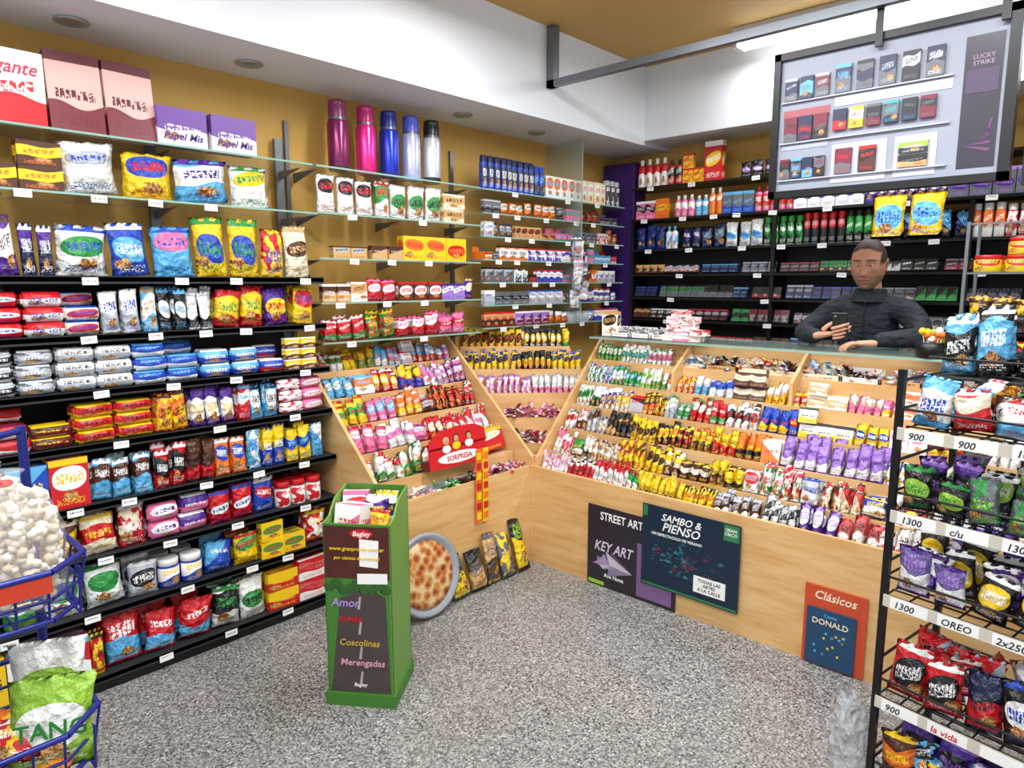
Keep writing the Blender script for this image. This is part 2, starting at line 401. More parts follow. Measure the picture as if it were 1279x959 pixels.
# ---- ceiling tubes (back pair real, the other fixtures unseen and added for light)
TUBE = mat('lit_tube', 'f6fbff', .3, emit=6, var=0); FIX = mat('fixture_white', 'c8c8c8', .4)
def tube_fixture(x, y, z=3.1, L=1.25, lamp=60, r=.016):
    e = empty('fluorescent_ceiling_light')
    p = PB(); p.box(x-L/2, x+L/2, y-.07, y+.07, z-.045, z-.001, FIX)
    p.box(x-L/2, x-L/2+.03, y-.065, y+.065, z-.11, z-.045, FIX); p.box(x+L/2-.03, x+L/2, y-.065, y+.065, z-.11, z-.045, FIX)
    p.build('housing', e)
    p = PB()
    for dy in (-.035, .035): p.cyl((x-L/2+.03, y+dy, z-.08), (x+L/2-.03, y+dy, z-.08), r, TUBE, 12)
    p.build('tubes', e)
    l = bpy.data.lights.new('tube_lamp', 'AREA'); l.shape = 'RECTANGLE'; l.size = L; l.size_y = .15; l.energy = lamp; l.color = (.96, .985, 1)
    o = bpy.data.objects.new('tube_lamp', l); sc.collection.objects.link(o); o.location = (x, y, z-.125); o.parent = e
tube_fixture(1.90, 4.17, lamp=15, r=.03); tube_fixture(3.18, 4.17, lamp=15, r=.03)
tube_fixture(1.6, 2.3, lamp=37); tube_fixture(3.0, 2.3, lamp=37); tube_fixture(1.6, .5, lamp=37); tube_fixture(3.2, .3, lamp=36); tube_fixture(2.6, -1.2, lamp=40)  # unseen fixtures, added to light the room from outside the frame

# ---- steel beam bracket with sign support
e = empty('steel_support_bracket'); p = PB()
p.box(.495, .55, 3.31, 3.36, 2.75, 3.099, GREY); p.box(.495, 3.6, 3.31, 3.35, 2.75, 2.79, GREY)
for x in (2.3, 2.75): p.box(x, x+.03, 3.31, 3.34, 2.79, 3.099, BLACK); p.box(x, x+.03, 3.352, 3.372, 2.6, 3.0, BLACK)
p.build('beam', e)

# ================================================================= LEFT WALL SHELVING
LV = [.07, .33, .545, .755, .985, 1.19, 1.40, 1.62, 1.93, 2.16]
FX = [.42, .41, .40, .39, .37, .36, .35, .34, .31, .28]
Y0, Y1 = -1.4, 1.84
p = PB(); p.box(.002, .02, Y0, Y1, .03, 1.62, DARK)
for z, fx in zip(LV, FX):
    if z > 1.9:
        p.box(.002, fx, Y0, Y1, z-.008, z, GLASS); p.box(fx, fx+.002, Y0, Y1, z-.008, z, GEDGE)
    else:
        p.box(.02, fx, Y0, Y1, z-.018, z, SHELFM); p.box(fx-.004, fx, Y0, Y1, z-.026, z+.004, SHELFM)
    for y in (-.7, -.05, .6, 1.2, 1.8): p.prism([(.02, z-.06), (.02, z-.018), (fx-.04, z-.018)], 'y', y-.004, y+.004, GREY)
for y in (-.7, -.05, .6, 1.2, 1.8): p.box(.02, .045, y-.02, y+.02, 0, 2.3, GREY)
p.box(.02, .40, Y0, Y1, 0, .052, BLACK)
FIXT = {}
FIXT['gondola'] = p.build('shelving_gondola')
def lrow(i, name, spec, L=None, y0=.33, back=2, **k):
    pk = PK(); z = LV[i]; h = (LV[i+1]-z-.035 if i < 9 else .34)
    fillrow(pk, ML(FX[i], y0, z), spec, L or (Y1-y0-.01), back=back, maxh=h, jit=.11, **k)
    fillrow(pk, ML(FX[i], -1.35, z), rs(['bag', 'roll', 'box'], .13, h*.85, 2), y0+1.33, back=1, maxh=h)
    pk.build(name)
lrow(0, 'flour_and_tea_packages', 'box 1 .11 .2 YYK .9;box 1 .13 .19 LWR;box 1 .13 .18 RWL;bag 1 .05 .2 YRK;bag 1 .14 .2 RLW .5;bag 1 .13 .2 RLW .5;bag 1 .14 .2 RLW .5;bag 1 .13 .21 WKG;bag 1 .13 .2 WGK .1;box 1 .15 .09 YRY;box 1 .15 .1 RWR .4;box 1 .14 .09 RWY')
lrow(1, 'yerba_and_coffee_packs', 'bag 2 .12 .18 GWY;bag 2 .14 .18 WGG .1;bag 1 .12 .16 SKW;jar 2 .09 .12 BWY;bag 1 .13 .16 BLW;bag 1 .12 .16 YGR;box 2 .11 .085 YGR;bag 1 .12 .17 RWY')
lrow(2, 'cookie_bags', 'bag 2 .12 .18 RWB;bag 1 .14 .18 DYC .3;bag 1 .13 .18 CRY .3;bag 1 .11 .18 RCW;roll 1 .12 .075 NWP;roll 1 .12 .08 NPW;bag 2 .10 .15 RWB;bag 1 .11 .16 BRW;jar 3 .075 .12 WRR;jar 2 .07 .11 KWR;bag 1 .1 .15 RWY')
lrow(3, 'cookie_boxes', 'box 1 .12 .17 RWB;box 1 .13 .18 BLY .6;box 1 .13 .19 RWY .1;bag 3 .075 .17 LDW;bag 2 .06 .18 RKW;bag 2 .06 .18 DRK;bag 2 .07 .17 OBW;bag 1 .06 .17 LWB;bag 2 .06 .18 BYW;bag 2 .065 .17 YBL;bag 3 .06 .17 LWB;bag 1 .09 .16 WOR', y0=.38)
lrow(4, 'cookie_packets', 'roll 2 .13 .055 RWM;roll 1 .14 .045 MDY;roll 2 .14 .05 YRK;bag 2 .07 .17 OYD;bag 3 .065 .18 PWY;bag 1 .06 .18 RWL;bag 2 .065 .18 LWV;roll 1 .12 .055 RWN;roll 2 .11 .055 NWR;roll 2 .11 .055 LWB;roll 1 .12 .055 RYM;roll 1 .1 .055 YRW')
lrow(5, 'sandwich_cookie_packets', 'roll 2 .12 .055 SKW;roll 1 .12 .055 SEW;roll 2 .13 .055 WSK;roll 2 .13 .055 BWL;roll 2 .13 .06 BLW;roll 1 .12 .06 BRW;box 2 .08 .05 YDW;box 2 .09 .055 CTD;box 2 .07 .055 NWN')
lrow(6, 'wafer_and_snack_packets', 'roll 2 .14 .055 RWB;roll 1 .13 .055 RWB;roll 1 .12 .055 WRB;bag 2 .07 .18 WSB;bag 1 .06 .18 LWT;bag 2 .055 .18 KWL;bag 2 .05 .18 WKS;bag 2 .12 .18 RYG;bag 1 .13 .18 PYR;bag 1 .12 .18 YRP;bag 1 .1 .18 WRR;bag 2 .08 .16 DRW')
lrow(7, 'candy_bags', 'bag 4 .065 .22 PWD;bag 2 .05 .2 VPW;bag 1 .19 .22 WGB .1;bag 1 .15 .21 BLW .1;bag 1 .17 .21 LNB .1;bag 2 .14 .24 YBG .1;bag 1 .12 .23 YRB;bag 1 .14 .22 CDT .1;bag 1 .14 .21 RWY .1;gap 1 .2 0 W', back=1, y0=.36)
lrow(8, 'sugared_candy_bags', 'box 2 .14 .085 DYO .3;bag 1 .2 .2 WSB .1;bag 1 .2 .21 YBR .1;bag 1 .24 .21 LWP .3;bag 1 .19 .18 WYG .1;bag 1 .2 .17 WOL .1;bag 1 .13 .15 WBR', back=1, y0=.51)
e = empty('gift_boxes_of_chocolates'); pk = PK()
pk.add('box', ML(.27, .66, 2.161), .21, .25, .07, [col(c) for c in 'WRR'], .45, .2); pk.add('box', ML(.27, .44, 2.161), .2, .22, .07, [col(c) for c in 'RWN'], .1)
for y, a in ((.87, -.05), (1.06, .05)): pk.add('box', ML(.26, y, 2.162)@Matrix.Rotation(-.12, 4, 'X')@Matrix.Rotation(a, 4, 'Z'), .18, .29, .05, [hx('dcb0a8'), hx('741c2c'), hx('5a1424')], .45, .1)
fillrow(pk, ML(.28, -1.3, 2.16), rs(['box', 'bag'], .18, .22, 1.2), 1.55); pk.build('boxes', e)
text('gigante', .065, ML(.271, .66, 2.33), 'c81840', e, shear=.35, xs=.9)
e = empty('wrapped_paper_packs'); pk = PK()
for y in (1.25, 1.47): pk.add('box', ML(.265, y, 2.161), .2, .15, .09, [hx('6a3c98'), hx('ece8f4'), hx('ece8f4')], .45, .005)
pk.build('packs', e)
for y in (1.25, 1.47): text('Papel Mis', .042, ML(.267, y, 2.185), '5a2c80', e, shear=.3, ex=.001)

# shelves above the sweet display
p = PB(); LM = [2.16, 1.94, 1.72, 1.50, 1.30]
for z in LM:
    p.box(.002, .28, 1.86, 2.96, z-.008, z, GLASS); p.box(.28, .282, 1.86, 2.96, z-.008, z, GEDGE)
    for y in (1.9, 2.4, 2.92): p.prism([(.002, z-.06), (.002, z-.01), (.22, z-.01)], 'y', y-.003, y+.003, GREY)
LC = [2.16, 2.02, 1.88, 1.74, 1.60, 1.46, 1.32]
for z in LC:
    p.box(.002, .27, 2.99, 4.5, z-.008, z, GLASS); p.box(.27, .272, 2.99, 4.5, z-.008, z, GEDGE)
p.box(.002, .32, 3.9, 3.906, 1.33, 2.56, GLASS); p.box(.32, .323, 3.9, 3.906, 1.33, 2.56, GEDGE)
p.box(.002, .02, 2.96, 2.985, 1.2, 2.4, GREY); p.box(.002, .02, 1.85, 1.87, 1.3, 2.4, GREY)
FIXT['glass'] = p.build('glass_shelves'); CUR[0] = 'glass'
def grow(name, y0, z, spec, L, fx=.28, back=1, **k):
    pk = PK(); fillrow(pk, ML(fx, y0, z), spec, L, back=back, **k); pk.build(name)
grow('nutrition_powder_bags', 1.88, 1.94, 'bag 3 .11 .19 WKR .1;bag 1 .1 .19 WGR;bag 3 .12 .19 WGK .1;box 1 .16 .08 CTD;box 1 .14 .13 WOL', 1.06, maxh=.19)
grow('coffee_capsule_boxes', 1.95, 1.72, 'box 2 .1 .06 TSD;gap 1 .03 0 W;box 2 .1 .07 TDS;box 2 .15 .13 YOR .1;box 1 .16 .13 YRO .1', 1.0, maxh=.14)
grow('cake_boxes', 1.88, 1.50, 'box 2 .08 .09 DTW;box 1 .1 .1 WTD;bag 2 .1 .12 RWN;box 3 .1 .1 DWR;box 2 .09 .09 UWP;bag 2 .07 .12 PWY', 1.06, maxh=.17)
grow('gummy_candy_packs', 1.88, 1.30, 'bag 3 .09 .12 RGW;bag 2 .09 .13 GRY;bag 3 .1 .12 RWN;bag 3 .1 .11 NRW;bag 2 .1 .12 RYG', 1.06, back=2, jit=.15)
k_ = ['box', 'tray', 'box', 'bag']
for i, (z, nm) in enumerate(zip(LC, ['deodorant_cans', 'soap_boxes', 'toothpaste_boxes', 'shampoo_sachets', 'razor_packs', 'battery_packs', 'cookie_bars'])):
    if i == 0: sp = 'can 9 .05 .2 BVW;can 2 .05 .19 VBL;box 5 .075 .14 WOL;box 4 .07 .15 CWO;can 6 .06 .18 KSW;can 3 .06 .19 SKW'
    else: sp = rs(k_ if i < 5 else ['bag', 'box'], .07, .09, 1.5, ['WBR', 'SWB', 'KWL', 'LWB', 'BWR', 'DRG', 'EKS', 'RWS', 'NGL', 'ESK', 'OWK', 'TDR', 'MUW'], (1, 4))
    grow(nm, 3.02, z, sp, 1.46, fx=.27, maxh=.118 if i else .3, jit=.12)
pk = PK()
for k in range(14):
    pk.add('bag', Matrix.Translation((.325+R.uniform(-.02, .03), 3.86+R.uniform(-.03, .05), 1.42+k*.03))@Matrix.Rotation(R.uniform(-1.2, .4)+.9, 4, 'Z'), .08, .1, .02, [col(c) for c in R.choice(['SWE', 'SKR', 'WSN', 'ESW'])])
pk.build('hanging_sachet_strips')

# thermos flasks
for y, c1, c2, c3 in ((2.06, '7e2a5a', '5a1c40', '7e2a5a'), (2.23, 'f0308c', 'c81870', 'b01868'), (2.38, '2a3cc0', '1a2890', '1a2480'), (2.53, 'c8ccf0', 'a8b0e8', '4a58c8'), (2.68, 'dfe2ea', '2a2a2e', '1a1a1e')):
    h = .345; p = PB()
    p.lathe([(.045, 0), (.052, .008), (.052, .03)], (.17, y, 2.161), cm(c2, .3))
    p.lathe([(.051, .03), (.0525, .04), (.0525, h*.66), (.046, h*.72)], (.17, y, 2.161), mat('thermos_'+c1, c1, .22, .5, .03))
    p.lathe([(.046, h*.72), (.044, h*.76)], (.17, y, 2.161), GREY)
    p.lathe([(.045, h*.76), (.045, h*.9), (.041, h*.93), (.043, h*.95), (.043, h*.99), (.036, h)], (.17, y, 2.161), cm(c3, .3))
    p.build('thermos_flask')

# ================================================================= COUNTERS
TN = 6
def stepz(i): return .50+i*.125
p = PB(); FY = 2.87; XE = 3.5
p.box(.78, XE, FY, FY+.018, 0, .565, WOOD)
for i in range(TN):
    y = FY+.018+i*.105; p.box(.80, XE, y, y+.105, stepz(i)-.012, stepz(i), WOOD)
    if i: p.box(.80, XE, y-.008, y, stepz(i-1), stepz(i)+.012, WOOD)
p.box(.80, XE, FY+.648, FY+.665, 0, 1.262, WOOD); p.box(XE-.018, XE, FY+.02, FY+.64, 0, 1.2, WOOD)
prof = [(FY+.018, 0), (FY+.018, .60), (FY+.64, 1.262), (FY+.64, 0)]
p.prism(prof, 'x', .78, .798, WOOD)
for x in (1.4, 2.04): p.prism([(FY+.44, stepz(4)), (FY+.44, stepz(4)+.12), (FY+.64, 1.262), (FY+.64, stepz(5))], 'x', x, x+.016, WOOD)
p.box(1.25, XE, FY+.666, FY+.95, 1.262-.02, 1.262, BLACK); p.box(1.25, XE, FY+.93, FY+.95, .9, 1.24, BLACK)
FIXT['counter'] = p.build('sales_counter'); CUR[0] = 'counter'
p = PB(); p.box(.80, XE, FY+.5, FY+.95, 1.264, 1.274, GLASS); p.box(.80, XE, FY+.498, FY+.5, 1.264, 1.274, GEDGE); p.build('glass_counter_top')
p = PB(); GX = .77
p.box(GX-.018, GX, 1.86, 2.865, 0, .565, WOOD)
for i in range(TN):
    x = GX-.018-i*.118; p.box(x-.118, x, 1.87, 2.86, stepz(i)-.012, stepz(i), WOOD)
    if i: p.box(x, x+.008, 1.87, 2.86, stepz(i-1), stepz(i)+.012, WOOD)
profL = [(GX-.018, 0), (GX-.018, .60), (.04, 1.27), (.04, 0)]
p.prism(profL, 'y', 1.852, 1.87, WOOD); p.prism([(GX+.01, .0), (GX+.01, .62), (.04, 1.29), (.04, 0)], 'y', 2.866, 2.886, WOOD)
XC = Matrix.Translation((GX-.0, FY+.02, 0))@Matrix.Rotation(PI/4, 4, 'Z')
def cext(s): return max(-s+.02, -(1.0-s)), min(s-.02, .84-s if s > .42 else 9)
for i in range(6):
    s0 = .06+i*.10; s1 = s0+.10; z = .50+i*.135; a0, b0 = cext(s0); a1, b1 = cext(s1)
    p.prism([(a0, s0), (b0, s0), (b1, s1), (a1, s1)], 'z', z-.012, z, WOOD, XC)
    if i: p.box(a0+.01, b0-.01, s0-.006, s0, z-.135, z+.02, WOOD, XC)
FIXT['sweets'] = p.build('sweet_display_counter')
def heap(pk, M, w, d, n, pals, s=.035, h=.05):
    for i in range(n):
        X = M@Matrix.Translation((R.uniform(-w/2, w/2)*.85, R.uniform(.12, .88)*d, R.uniform(.02, h)))@Matrix.Rotation(R.uniform(0, 6.3), 4, 'Z')@Matrix.Rotation(-1.2+R.uniform(-.5, .5), 4, 'X')
        pk.add('bar', X, s*.8, s*1.5, s*.5, [col(c) for c in R.choice(pals)])
pk = PK()
for i in range(6):
    s0 = .06+i*.10; z = .50+i*.135; a0, b0 = cext(s0); M = XC@Matrix.Translation((a0+.02, s0, z)); W = b0-a0-.03
    if i < 3:
        nn = max(1, int(W/.12)); ww = W/nn
        for q in range(nn): heap(pk, M@Matrix.Translation((ww*(q+.5), .002, .002)), ww, .09, 24, [R.choice(['NWR', 'RWN', 'MWR']), R.choice(['WNS', 'NWU'])], h=.08)
    else:
        fillrow(pk, M, ['bar 9 .035 .12 NWU;bar 9 .035 .12 WNS', 'bar 9 .035 .13 YKB .1;bar 6 .035 .13 KYR', 'bar 9 .04 .13 YKR;bar 6 .04 .13 KYW;bar 5 .04 .13 YGK'][i-3], W, tilt=.3, back=2, tags=0, jit=.12)
pk.build('corner_sweets')

def crow(name, i, spec, L=2.65, x0=.81, tilt=.35, back=2, h=.16, dz=0):
    pk = PK(); M = MB(x0, FY+.018+i*.105, stepz(i)+dz)
    fillrow(pk, M, spec, L, tilt=tilt, back=back, inset=.004, gap=0, tags=.17, maxh=h, jit=.13)
    pk.build(name)
def mixup(spec, kinds=1):
    out = []
    for t in spec.split(';'):
        p = t.split(); n = int(p[1])
        if p[0] == 'bar' and n > 3:
            cs = p[4]; alt = cs[0]+cs[2]+cs[1]; a = max(2, n//2+R.choice([-1, 0, 1]))
            w = float(p[2]); h = float(p[3])
            out.append(' '.join(['bar', str(a)]+p[2:])); out.append('bar %d %.3f %.3f %s' % (n-a, w*R.uniform(.8, 1.3), h*R.uniform(.75, 1.1), alt))
        else: out.append(t)
        if R.random() < .25: out.append('%s 1 %.3f %.3f %s' % (R.choice(['box', 'bag']), R.uniform(.07, .11), R.uniform(.06, .12), R.choice(PALS)))
    return ';'.join(out)
crow('chocolate_bars', 0, 'bar 6 .03 .15 WNP;bar 5 .034 .14 WRD;bar 6 .034 .15 RWD;bar 2 .04 .13 GWR;bar 7 .036 .14 YDK .4;bar 4 .04 .13 KYR;bar 5 .045 .13 WDS;bar 4 .045 .14 SKW;bar 3 .05 .15 PWU;bar 3 .055 .15 RWK .4;bar 3 .055 .15 WRK .4;bar 4 .055 .1 KSW;bar 2 .05 .1 SKK')
crow('chocolate_bars', 1, mixup('bar 4 .03 .14 WNR;bar 6 .035 .14 WDT;bar 5 .035 .14 YRD;bar 3 .04 .14 YKD .1;bar 5 .045 .13 DYW;bar 4 .04 .13 YDK .4;bar 4 .05 .14 WGR;bar 4 .045 .14 CDR;bar 3 .05 .13 WDR;bar 3 .05 .15 PVW;bar 3 .045 .13 VPW;bar 3 .055 .1 NWR;bar 4 .045 .1 CRD'))
crow('chocolate_bars', 2, mixup('bar 4 .035 .12 WRD;bar 4 .035 .13 SDC;bar 5 .035 .14 KTD;bar 4 .035 .13 YDK .1;bar 5 .04 .12 KYR;bar 6 .04 .12 YKR .4;bar 3 .045 .12 OKY')+';bar 8 .055 .15 UWP .5;bar 2 .05 .1 WBY;bar 4 .055 .1 RWY;bar 3 .05 .1 BWY')
crow('cereal_bars', 3, mixup('bar 5 .035 .12 WGK;bar 6 .035 .12 WPY;bar 4 .035 .12 DOY;bar 4 .035 .12 SWG;bar 5 .04 .12 RWG;bar 4 .04 .12 WKR;bar 4 .05 .12 BYR;box 3 .08 .07 WYK;bar 3 .05 .1 YBW;box 2 .07 .09 WNR;bar 4 .05 .09 YDR'))
crow('gum_packs', 4, mixup('bar 6 .03 .11 WGB;bar 6 .03 .11 GWL;bar 5 .035 .11 WJG;bar 5 .035 .1 RWY;bar 5 .04 .1 WLB;box 2 .08 .07 DCT;bar 6 .035 .1 YWR;box 2 .09 .06 CTW;bar 6 .035 .09 NWY;box 2 .08 .06 WOR'))
crow('mint_candies', 5, 'bar 6 .03 .1 GWJ;bar 6 .03 .1 WGL;bar 5 .03 .1 WNG', L=.52, tilt=.2)
pk = PK(); x = 1.36
while x < 3.3:
    w = R.uniform(.14, .2); T = MB(x+w/2, FY+.56, stepz(5)+.002)
    pk.add('tray', T, w*.96, .07, .09, [col(c) for c in R.choice(['CTW', 'TWD', 'WRY', 'CWR'])], .9); heap(pk, T, w, .08, 22, [R.choice(PALS), R.choice(PALS)], h=.07); x += w
pk.build('candy_trays')
CUR[0] = 'sweets'
def clrow(name, i, spec, tilt=.35, back=2):
    pk = PK(); M = ML(GX-.018-i*.118, 1.88, stepz(i))
    fillrow(pk, M, mixup(spec), .98, tilt=tilt, back=back, inset=.006, gap=.0, tags=.2, maxh=.16, jit=.18); pk.build(name)
clrow('lollipop_packs', 1, 'bar 4 .055 .12 WGR;bar 3 .06 .13 GWO;bar 3 .06 .12 RWN;box 1 .3 .12 RWY .1;bar 4 .05 .12 OWR;bar 3 .05 .12 RNW')
clrow('jelly_candy_packs', 2, 'bar 3 .07 .13 NWR;bar 3 .06 .13 WNU;bar 3 .06 .12 RWY;bar 4 .055 .12 WRN;bar 3 .05 .14 WRL;bar 3 .05 .14 YRG')
clrow('chewy_candy_packs', 3, 'bar 3 .06 .13 YGR;bar 3 .06 .12 NLW;bar 3 .06 .14 OYW;bar 4 .05 .14 KOR;bar 4 .045 .14 RDW;bar 3 .04 .14 LSW;bar 3 .04 .15 SUW')
clrow('fruit_candy_packs', 4, 'bar 3 .06 .12 LWG;bar 3 .06 .13 RYW;bar 3 .06 .13 BYR;bar 4 .05 .13 WNU;bar 5 .045 .13 PNW;bar 3 .04 .13 ORY')
clrow('bubble_gum_packs', 5, 'bar 4 .05 .12 WRG;bar 4 .05 .12 YRG;bar 4 .045 .11 LWN;bar 5 .045 .12 RLW;bar 5 .04 .11 UNW')
pk = PK()
for k in range(6):
    T = ML(GX-.025, 1.96+k*.165, stepz(0)+.001); pk.add('tray', T, .155, .07, .1, [col(c) for c in ('SWS', 'WSW')[k % 2]], .9)
    heap(pk, T, .15, .1, 26, [['CSD', 'SKD', 'DCS'], ['WNS', 'SWN', 'CWR'], ['GWJ', 'GGW', 'JWG'], ['DKS', 'MRS', 'DRS'], ['NWR', 'RWN', 'MWR'], ['WRY', 'RNW', 'SRW']][k], h=.08)
pk.build('loose_sweet_trays')
e = empty('red_promo_display_box')
p = PB(); X = ML(GX-.06, 2.18, .655)@Matrix.Rotation(-.15, 4, 'X')
p.box(-.0, .40, -.0, .006, .0, .11, cm('R'), X); p.prism([(-.0, .10), (.41, .10), (.40, .17), (.33, .20), (.2, .205), (.08, .19), (.01, .15)], 'y', .0, .006, cm('R'), X); p.box(.0, .40, .006, .07, .0, .05, cm('M'), X)
for a, b_, c in ((.10, .115, 'T'), (.17, .125, 'D'), (.26, .125, 'K')):
    p.ball((a+.02, -.001, b_+.022), .022, cm(c), 14, (1, .1, 1), X); p.ball((a+.02, -.003, b_+.016), .017, cm('c89070'), 14, (1, .1, 1.1), X); p.ball((a+.02, -.0005, b_-.02), .03, cm(R.choice(['W', 'Y', 'B'])), 12, (1, .05, .7), X)
p.ball((.2, -.002, .045), .05, cm('W'), 16, (3, .04, .6), X)
p.build('box', e); text('SORPRESA', .038, X@Matrix.Translation((.2, -.005, .033)), 'R', e)
p = PB()
for k, (c, c2) in enumerate((('O', 'Y'), ('Y', 'O'))):
    X = ML(GX+.018, 2.42+k*.05, .34)
    p.box(0, .04, 0, .004, 0, .40, cm(c), X)
    for j in range(7): p.box(.005, .035, -.003, 0, .02+j*.054, .056+j*.054, cm('R' if j % 2 else c2), X)
p.build('hanging_sweet_strips')
pk = PK(); T = ML(GX+.13, 2.2, 0)
fillrow(pk, T, 'bag 1 .12 .22 EYK .4;bag 1 .11 .25 KTE .4;bag 1 .11 .26 TKE .4;bag 1 .12 .28 EYT;bag 1 .11 .29 KYJ;bag 1 .10 .3 EJK', .68, tilt=.3, back=1, tags=0, jit=.16); pk.build('charcoal_snack_bags')
e = empty('round_pizza_tray', Matrix.Translation((GX+.075, 2.02, .205))@Matrix.Rotation(-.2, 4, 'Y')@Matrix.Rotation(PI/2, 4, 'Y')@Matrix.Scale(.94, 4))
n = NT('pizza_print'); v = n.n.new('ShaderNodeTexVoronoi'); v.inputs['Scale'].default_value = 22; n.link(n.obj(), v.inputs['Vector'])
nn_ = n.noise(n.obj(), 26, 4)
n.link(n.ramp(n.M('ADD', n.M('MULTIPLY', v.outputs['Distance'], .6), n.M('MULTIPLY', nn_, .5)), [(.25, hx('6a2012')), (.4, hx('a85028')), (.55, hx('c88a48')), (.7, hx('d8c090'))]), n.b.inputs['Base Color']); PIZ = n.m
p = PB(); p.lathe([(.19, 0), (.21, .02), (.215, .022), (.20, .03), (.185, .012), (.17, .01)], (0, 0, 0), cm('9aa0a8', .3), 40); p.lathe([(.175, .008), (.172, .016), (.14, .02), (0, .021)], (0, 0, 0), PIZ, 32)
p.build('tray_disc', e)

# posters on counter front
def poster(name, x0, x1, z0, z1, c, y=FY-.006, lean=.0):
    e = empty(name); p = PB(); p.box(x0, x1, y-.006, y, z0, z1, cm(c, .3)); p.build('board', e); return e, y-.0066
e, y = poster('street_art_poster', 1.19, 1.72, .004, .44, '2a2430')
text('STREET ART', .06, Matrix.Translation((1.40, y, .37)), 'W', e, xs=.8)
text('KEY ART', .075, Matrix.Translation((1.35, y, .20)), 'd8c8e0', e, shear=.3, xs=.8)
p = PB(); p.box(1.5, 1.70, y-.001, y, .02, .3, cm('7a5a8a'))
for k in range(24): a = R.uniform(0, 6.3); r_ = R.uniform(.03, .09); p.prism([(1.3+R.uniform(-.08, .18), .12), (1.33+r_*math.cos(a), .14+r_*math.sin(a)), (1.335, .13)], 'y', y-.0012-k*.00002, y, cm(R.choice(['a890b8', '5a4a70', 'c0c0c8', '8a7a9a'])))
p.box(1.2, 1.3, y-.001, y, .01, .03, cm('J')); p.build('art', e)
text('Ave Nova', .03, Matrix.Translation((1.36, y, .06)), 'W', e)
e, y = poster('show_poster', 1.53, 2.04, .105, .52, '10263c', FY-.014)
text('SAMBO &', .05, Matrix.Translation((1.74, y, .455)), 'W', e, shear=.3); text('PIENSO', .06, Matrix.Translation((1.74, y, .405)), 'W', e, shear=.3)
p = PB()
p.box(1.535, 2.035, y-.0008, y, .11, .12, cm('2e7a4a')); p.box(1.96, 2.035, y-.0008, y, .44, .515, cm('2e7a4a')); p.box(1.535, 1.56, y-.0008, y, .46, .515, cm('2e7a4a'))
for k in range(110):
    a = R.uniform(0, 6.3); r = R.uniform(0, .2); cx, cz = 1.76+r*math.cos(a), .27+.45*r*math.sin(a); s_ = R.uniform(.008, .035)
    p.prism([(cx, cz), (cx+s_, cz+.004), (cx+s_*.3, cz+s_*.6)], 'y', y-.0008-k*.00001, y, cm(R.choice(['1e4460', '2a6478', '1c4058', '347888', '6a2838'])))
p.box(1.82, 1.98, y-.003, y, .15, .23, cm('W')); p.build('art', e)
text('TODAS LAS\nARTES\nA LA CALLE', .022, Matrix.Translation((1.90, y-.0032, .205)), 'K', e)
text('UN ESPECTACULO DE VERANO', .019, Matrix.Translation((1.72, y-.0009, .375)), 'W', e)
text('GRAN\nCIRCO', .02, Matrix.Translation((1.995, y-.0009, .485)), 'W', e)
e, y = poster('comic_book_poster', 2.33, 2.575, .004, .35, 'c84a28')
text('Clásicos', .05, Matrix.Translation((2.45, y, .295)), 'C', e, shear=.2)
p = PB(); p.box(2.345, 2.54, y-.008, y-.001, .01, .255, cm('1c4468')); 
for k in range(16): p.ball((2.44+R.uniform(-.06, .06), y-.0085, .11+R.uniform(-.06, .05)), .006, cm(R.choice(['Y', 'L', '5a8ab0'])), 6, (1, .1, 1))
p.build('book', e); text('Comic', .02, Matrix.Translation((2.44, y-.009, .225)), 'L', e); text('DONALD', .034, Matrix.Translation((2.44, y-.009, .19)), 'C', e)

# ================================================================= BACK WALL
p = PB(); BYF = 4.48; BR = [2.29, 2.06, 1.84, 1.66, 1.49, 1.33, 1.15]
for z in BR:
    x0 = .34; p.box(x0, 3.6, BYF, 4.73, z-.016, z, BLACK)
for x in (.34, 1.42, 2.5, 3.58): p.box(x, x+.025, BYF+.01, 4.74, 0, 2.45 if x == 1.42 else 2.06, BLACK)
p.box(.36, 3.6, 4.70, 4.745, .9, 2.0, mat('shade_dark_backing', '10121c', .6))  # backing coloured dark to paint in the dimness behind the shopkeeper
FIXT['back'] = p.build('cosmetics_shelving'); CUR[0] = 'back'
def brow(name, z, spec, L=3.15, x0=.375, back=1, **k):
    pk = PK(); fillrow(pk, MB(x0, BYF, z), spec, L, back=back, **k); pk.build(name)
brow('mouthwash_bottles', 2.29, 'bottle 4 .06 .2 RWR;bottle 2 .06 .17 RKW;box 2 .08 .1 YOR;box 1 .13 .26 RYW .1;gap 1 .12 0 W;bag 3 .08 .1 KUW;box 2 .09 .06 YOW;box 2 .1 .1 GKW;gap 1 .1 0 W', L=1.7, maxh=.3)
brow('lotion_bottles', 2.06, 'box 2 .08 .13 NKW;box 1 .1 .14 OYR;gap 1 .05 0 W;bottle 3 .05 .15 NWW;bottle 2 .05 .14 LWW;bottle 2 .05 .18 OWY;box 3 .07 .14 EBL;bottle 5 .05 .16 NRW;box 5 .08 .15 BWU;can 8 .05 .16 PWL;box 4 .1 .14 EPU', maxh=.19)
brow('deodorant_and_pad_packs', 1.84, 'bag 3 .08 .17 BKV;bottle 2 .05 .16 WLW;gap 1 .03 0 W;bag 2 .07 .14 VPW;bag 2 .09 .15 VEL;bag 3 .085 .17 WLB;can 5 .048 .18 KGW;can 5 .048 .19 KRS;can 3 .048 .19 GKW;can 3 .05 .18 DRK;bag 4 .08 .16 KLB;can 3 .05 .18 OWW;can 3 .05 .17 RWW;can 6 .05 .17 WGW;box 3 .12 .14 AWO', maxh=.19)
